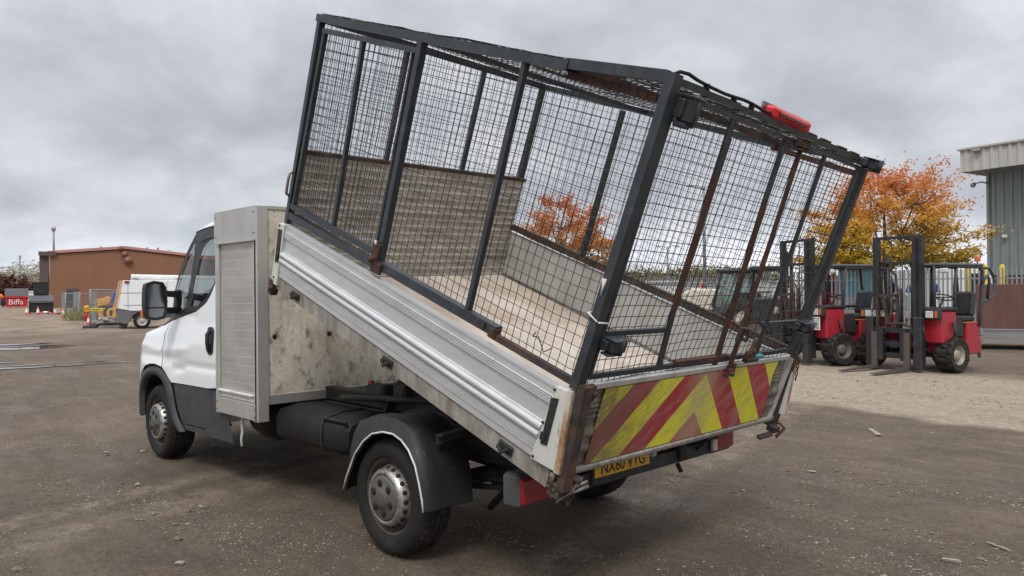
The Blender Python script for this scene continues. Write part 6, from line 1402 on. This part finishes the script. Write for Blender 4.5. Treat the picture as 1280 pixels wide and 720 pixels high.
mb.box(((cx1+cx2)/2, 0, Z_(338.5)), (cx2-cx1+.3, 1.7, .10), bev=.03); mb.box(((cx0+cx2)/2, 0, Z_(388)), (cx2-cx0, 1.5, .3), bev=.03); cabf = mb.build('cab_frame', fgrey, tcb)
mb = MB()
tealg = glassmat('teal_glass', (.74, .88, .85), .6)
for y in (-.74, .74): mb.add([(cx0+.03, y, Z_(383)), (cx2, y, Z_(385)), (cx2, y, Z_(342)), (cx1+.02, y, Z_(342))], [(0, 1, 2, 3)])
mb.add([(cx0, -.72, Z_(383)), (cx0, .72, Z_(383)), (cx1, .72, Z_(342)), (cx1, -.72, Z_(342))], [(0, 1, 2, 3)]); mb.build('cab_glass', tealg, cabf, recalc=False)
mb = MB(); mb.box((X_(930), 0, Z_(376)), (.4, .5, .5), bev=.06); mb.build('seat', seat_m, cabf)
for x, r in ((866, .42), (930, .62)):
    for y in (-.85, .85):
        mb = MB(); s = 1 if y > 0 else -1; mb.lathe([(r*.5, 0), (r*.95, .03), (r, -.02), (r, -.3), (0, -.3)], (X_(x), y, r), (0, s, 0), 28); wh = mb.build('wheel', tread_mat, tcb); mb = MB(); mb.lathe([(0, -.05), (r*.3, -.05), (r*.5, .01)], (X_(x), y, r), (0, s, 0), 20); mb.build('rim', cream, wh)
mb = MB(); mb.tube([(X_(880), -.4, Z_(362)), (X_(880), -.4, Z_(350))], .03, 8); mb.lathe([(.07, 0), (.07, .1), (0, .15)], (X_(878), -.4, Z_(362)), (0, 0, 1), 12); mb.build('beacon', amber_lens, tcb)
mb = MB(); mb.lathe([(.06, 0), (.06, .09), (0, .13)], (X_(906), 0, Z_(356)), (0, 0, 1), 12); mb.build('beacon', mat('beacon_red', (.7, .06, .03), .3), tcb)
p, m_, rz = spotd(962, 21); k = m_; hz_ = horizon(962, 21); dk = empty('loader_machine', p, rz, 'black cabbed machine between the glass cab and dark forklift', 'loader')
X_ = lambda x: (x-962)*k; Z_ = lambda y: (hz_-y)*k
mb = MB(); mb.tube([(X_(938), -.6, Z_(400)), (X_(943), -.6, Z_(338)), (X_(976), -.6, Z_(337)), (X_(980), -.6, Z_(400))], .05, 8); mb.tube([(X_(938), .6, Z_(400)), (X_(943), .6, Z_(338)), (X_(976), .6, Z_(337)), (X_(980), .6, Z_(400))], .05, 8); mb.box((X_(959), 0, Z_(336)), (X_(979)-X_(940), 1.4, .12), bev=.03); mb.build('cab_frame', fblack, dk)
mb = MB(); mb.prism([(X_(932), -.6, Z_(402)), (X_(932), -.6, Z_(380)), (X_(946), -.6, Z_(372)), (X_(984), -.6, Z_(372)), (X_(988), -.6, Z_(425)), (X_(938), -.6, Z_(425))], (0, 1.2, 0)); mb.build('body', fblack, dk, bevel=.04)
mb = MB(); mb.box((X_(955), -.2, Z_(357)), (.45, .3, .42), bev=.06); mb.build('seat_back', white_trim, dk)
for x in (944, 978):
    mb = MB(); mb.lathe([(.2, 0), (.42, .03), (.45, -.02), (.45, -.3), (0, -.3)], (X_(x), -.62, .45), (0, -1, 0), 28); wh = mb.build('wheel', tread_mat, dk); mb = MB(); mb.lathe([(0, -.03), (.2, .0)], (X_(x), -.62, .45), (0, -1, 0), 20); mb.build('rim', rim_dull, wh)
# dark box beyond the fence
p, m_, rz = spotd(783, 58); mb = MB(); mb.box((0, 0, 0), (11*m_, .6, 8*m_), bev=.03); mb.tube([(0, 0, -4*m_), (0, 0, -hpx(783, 58, 348))], .05, 6); mb.box((0, -.31, 0), (9*m_, .02, 6*m_)); o = mb.build('sign_box', gap_dark); o.location = p+Vector((0, 0, hpx(783, 58, 345))); o.rotation_euler = (0, 0, rz); tag(o, 'dark box on a pole beyond the far dropside', 'sign')
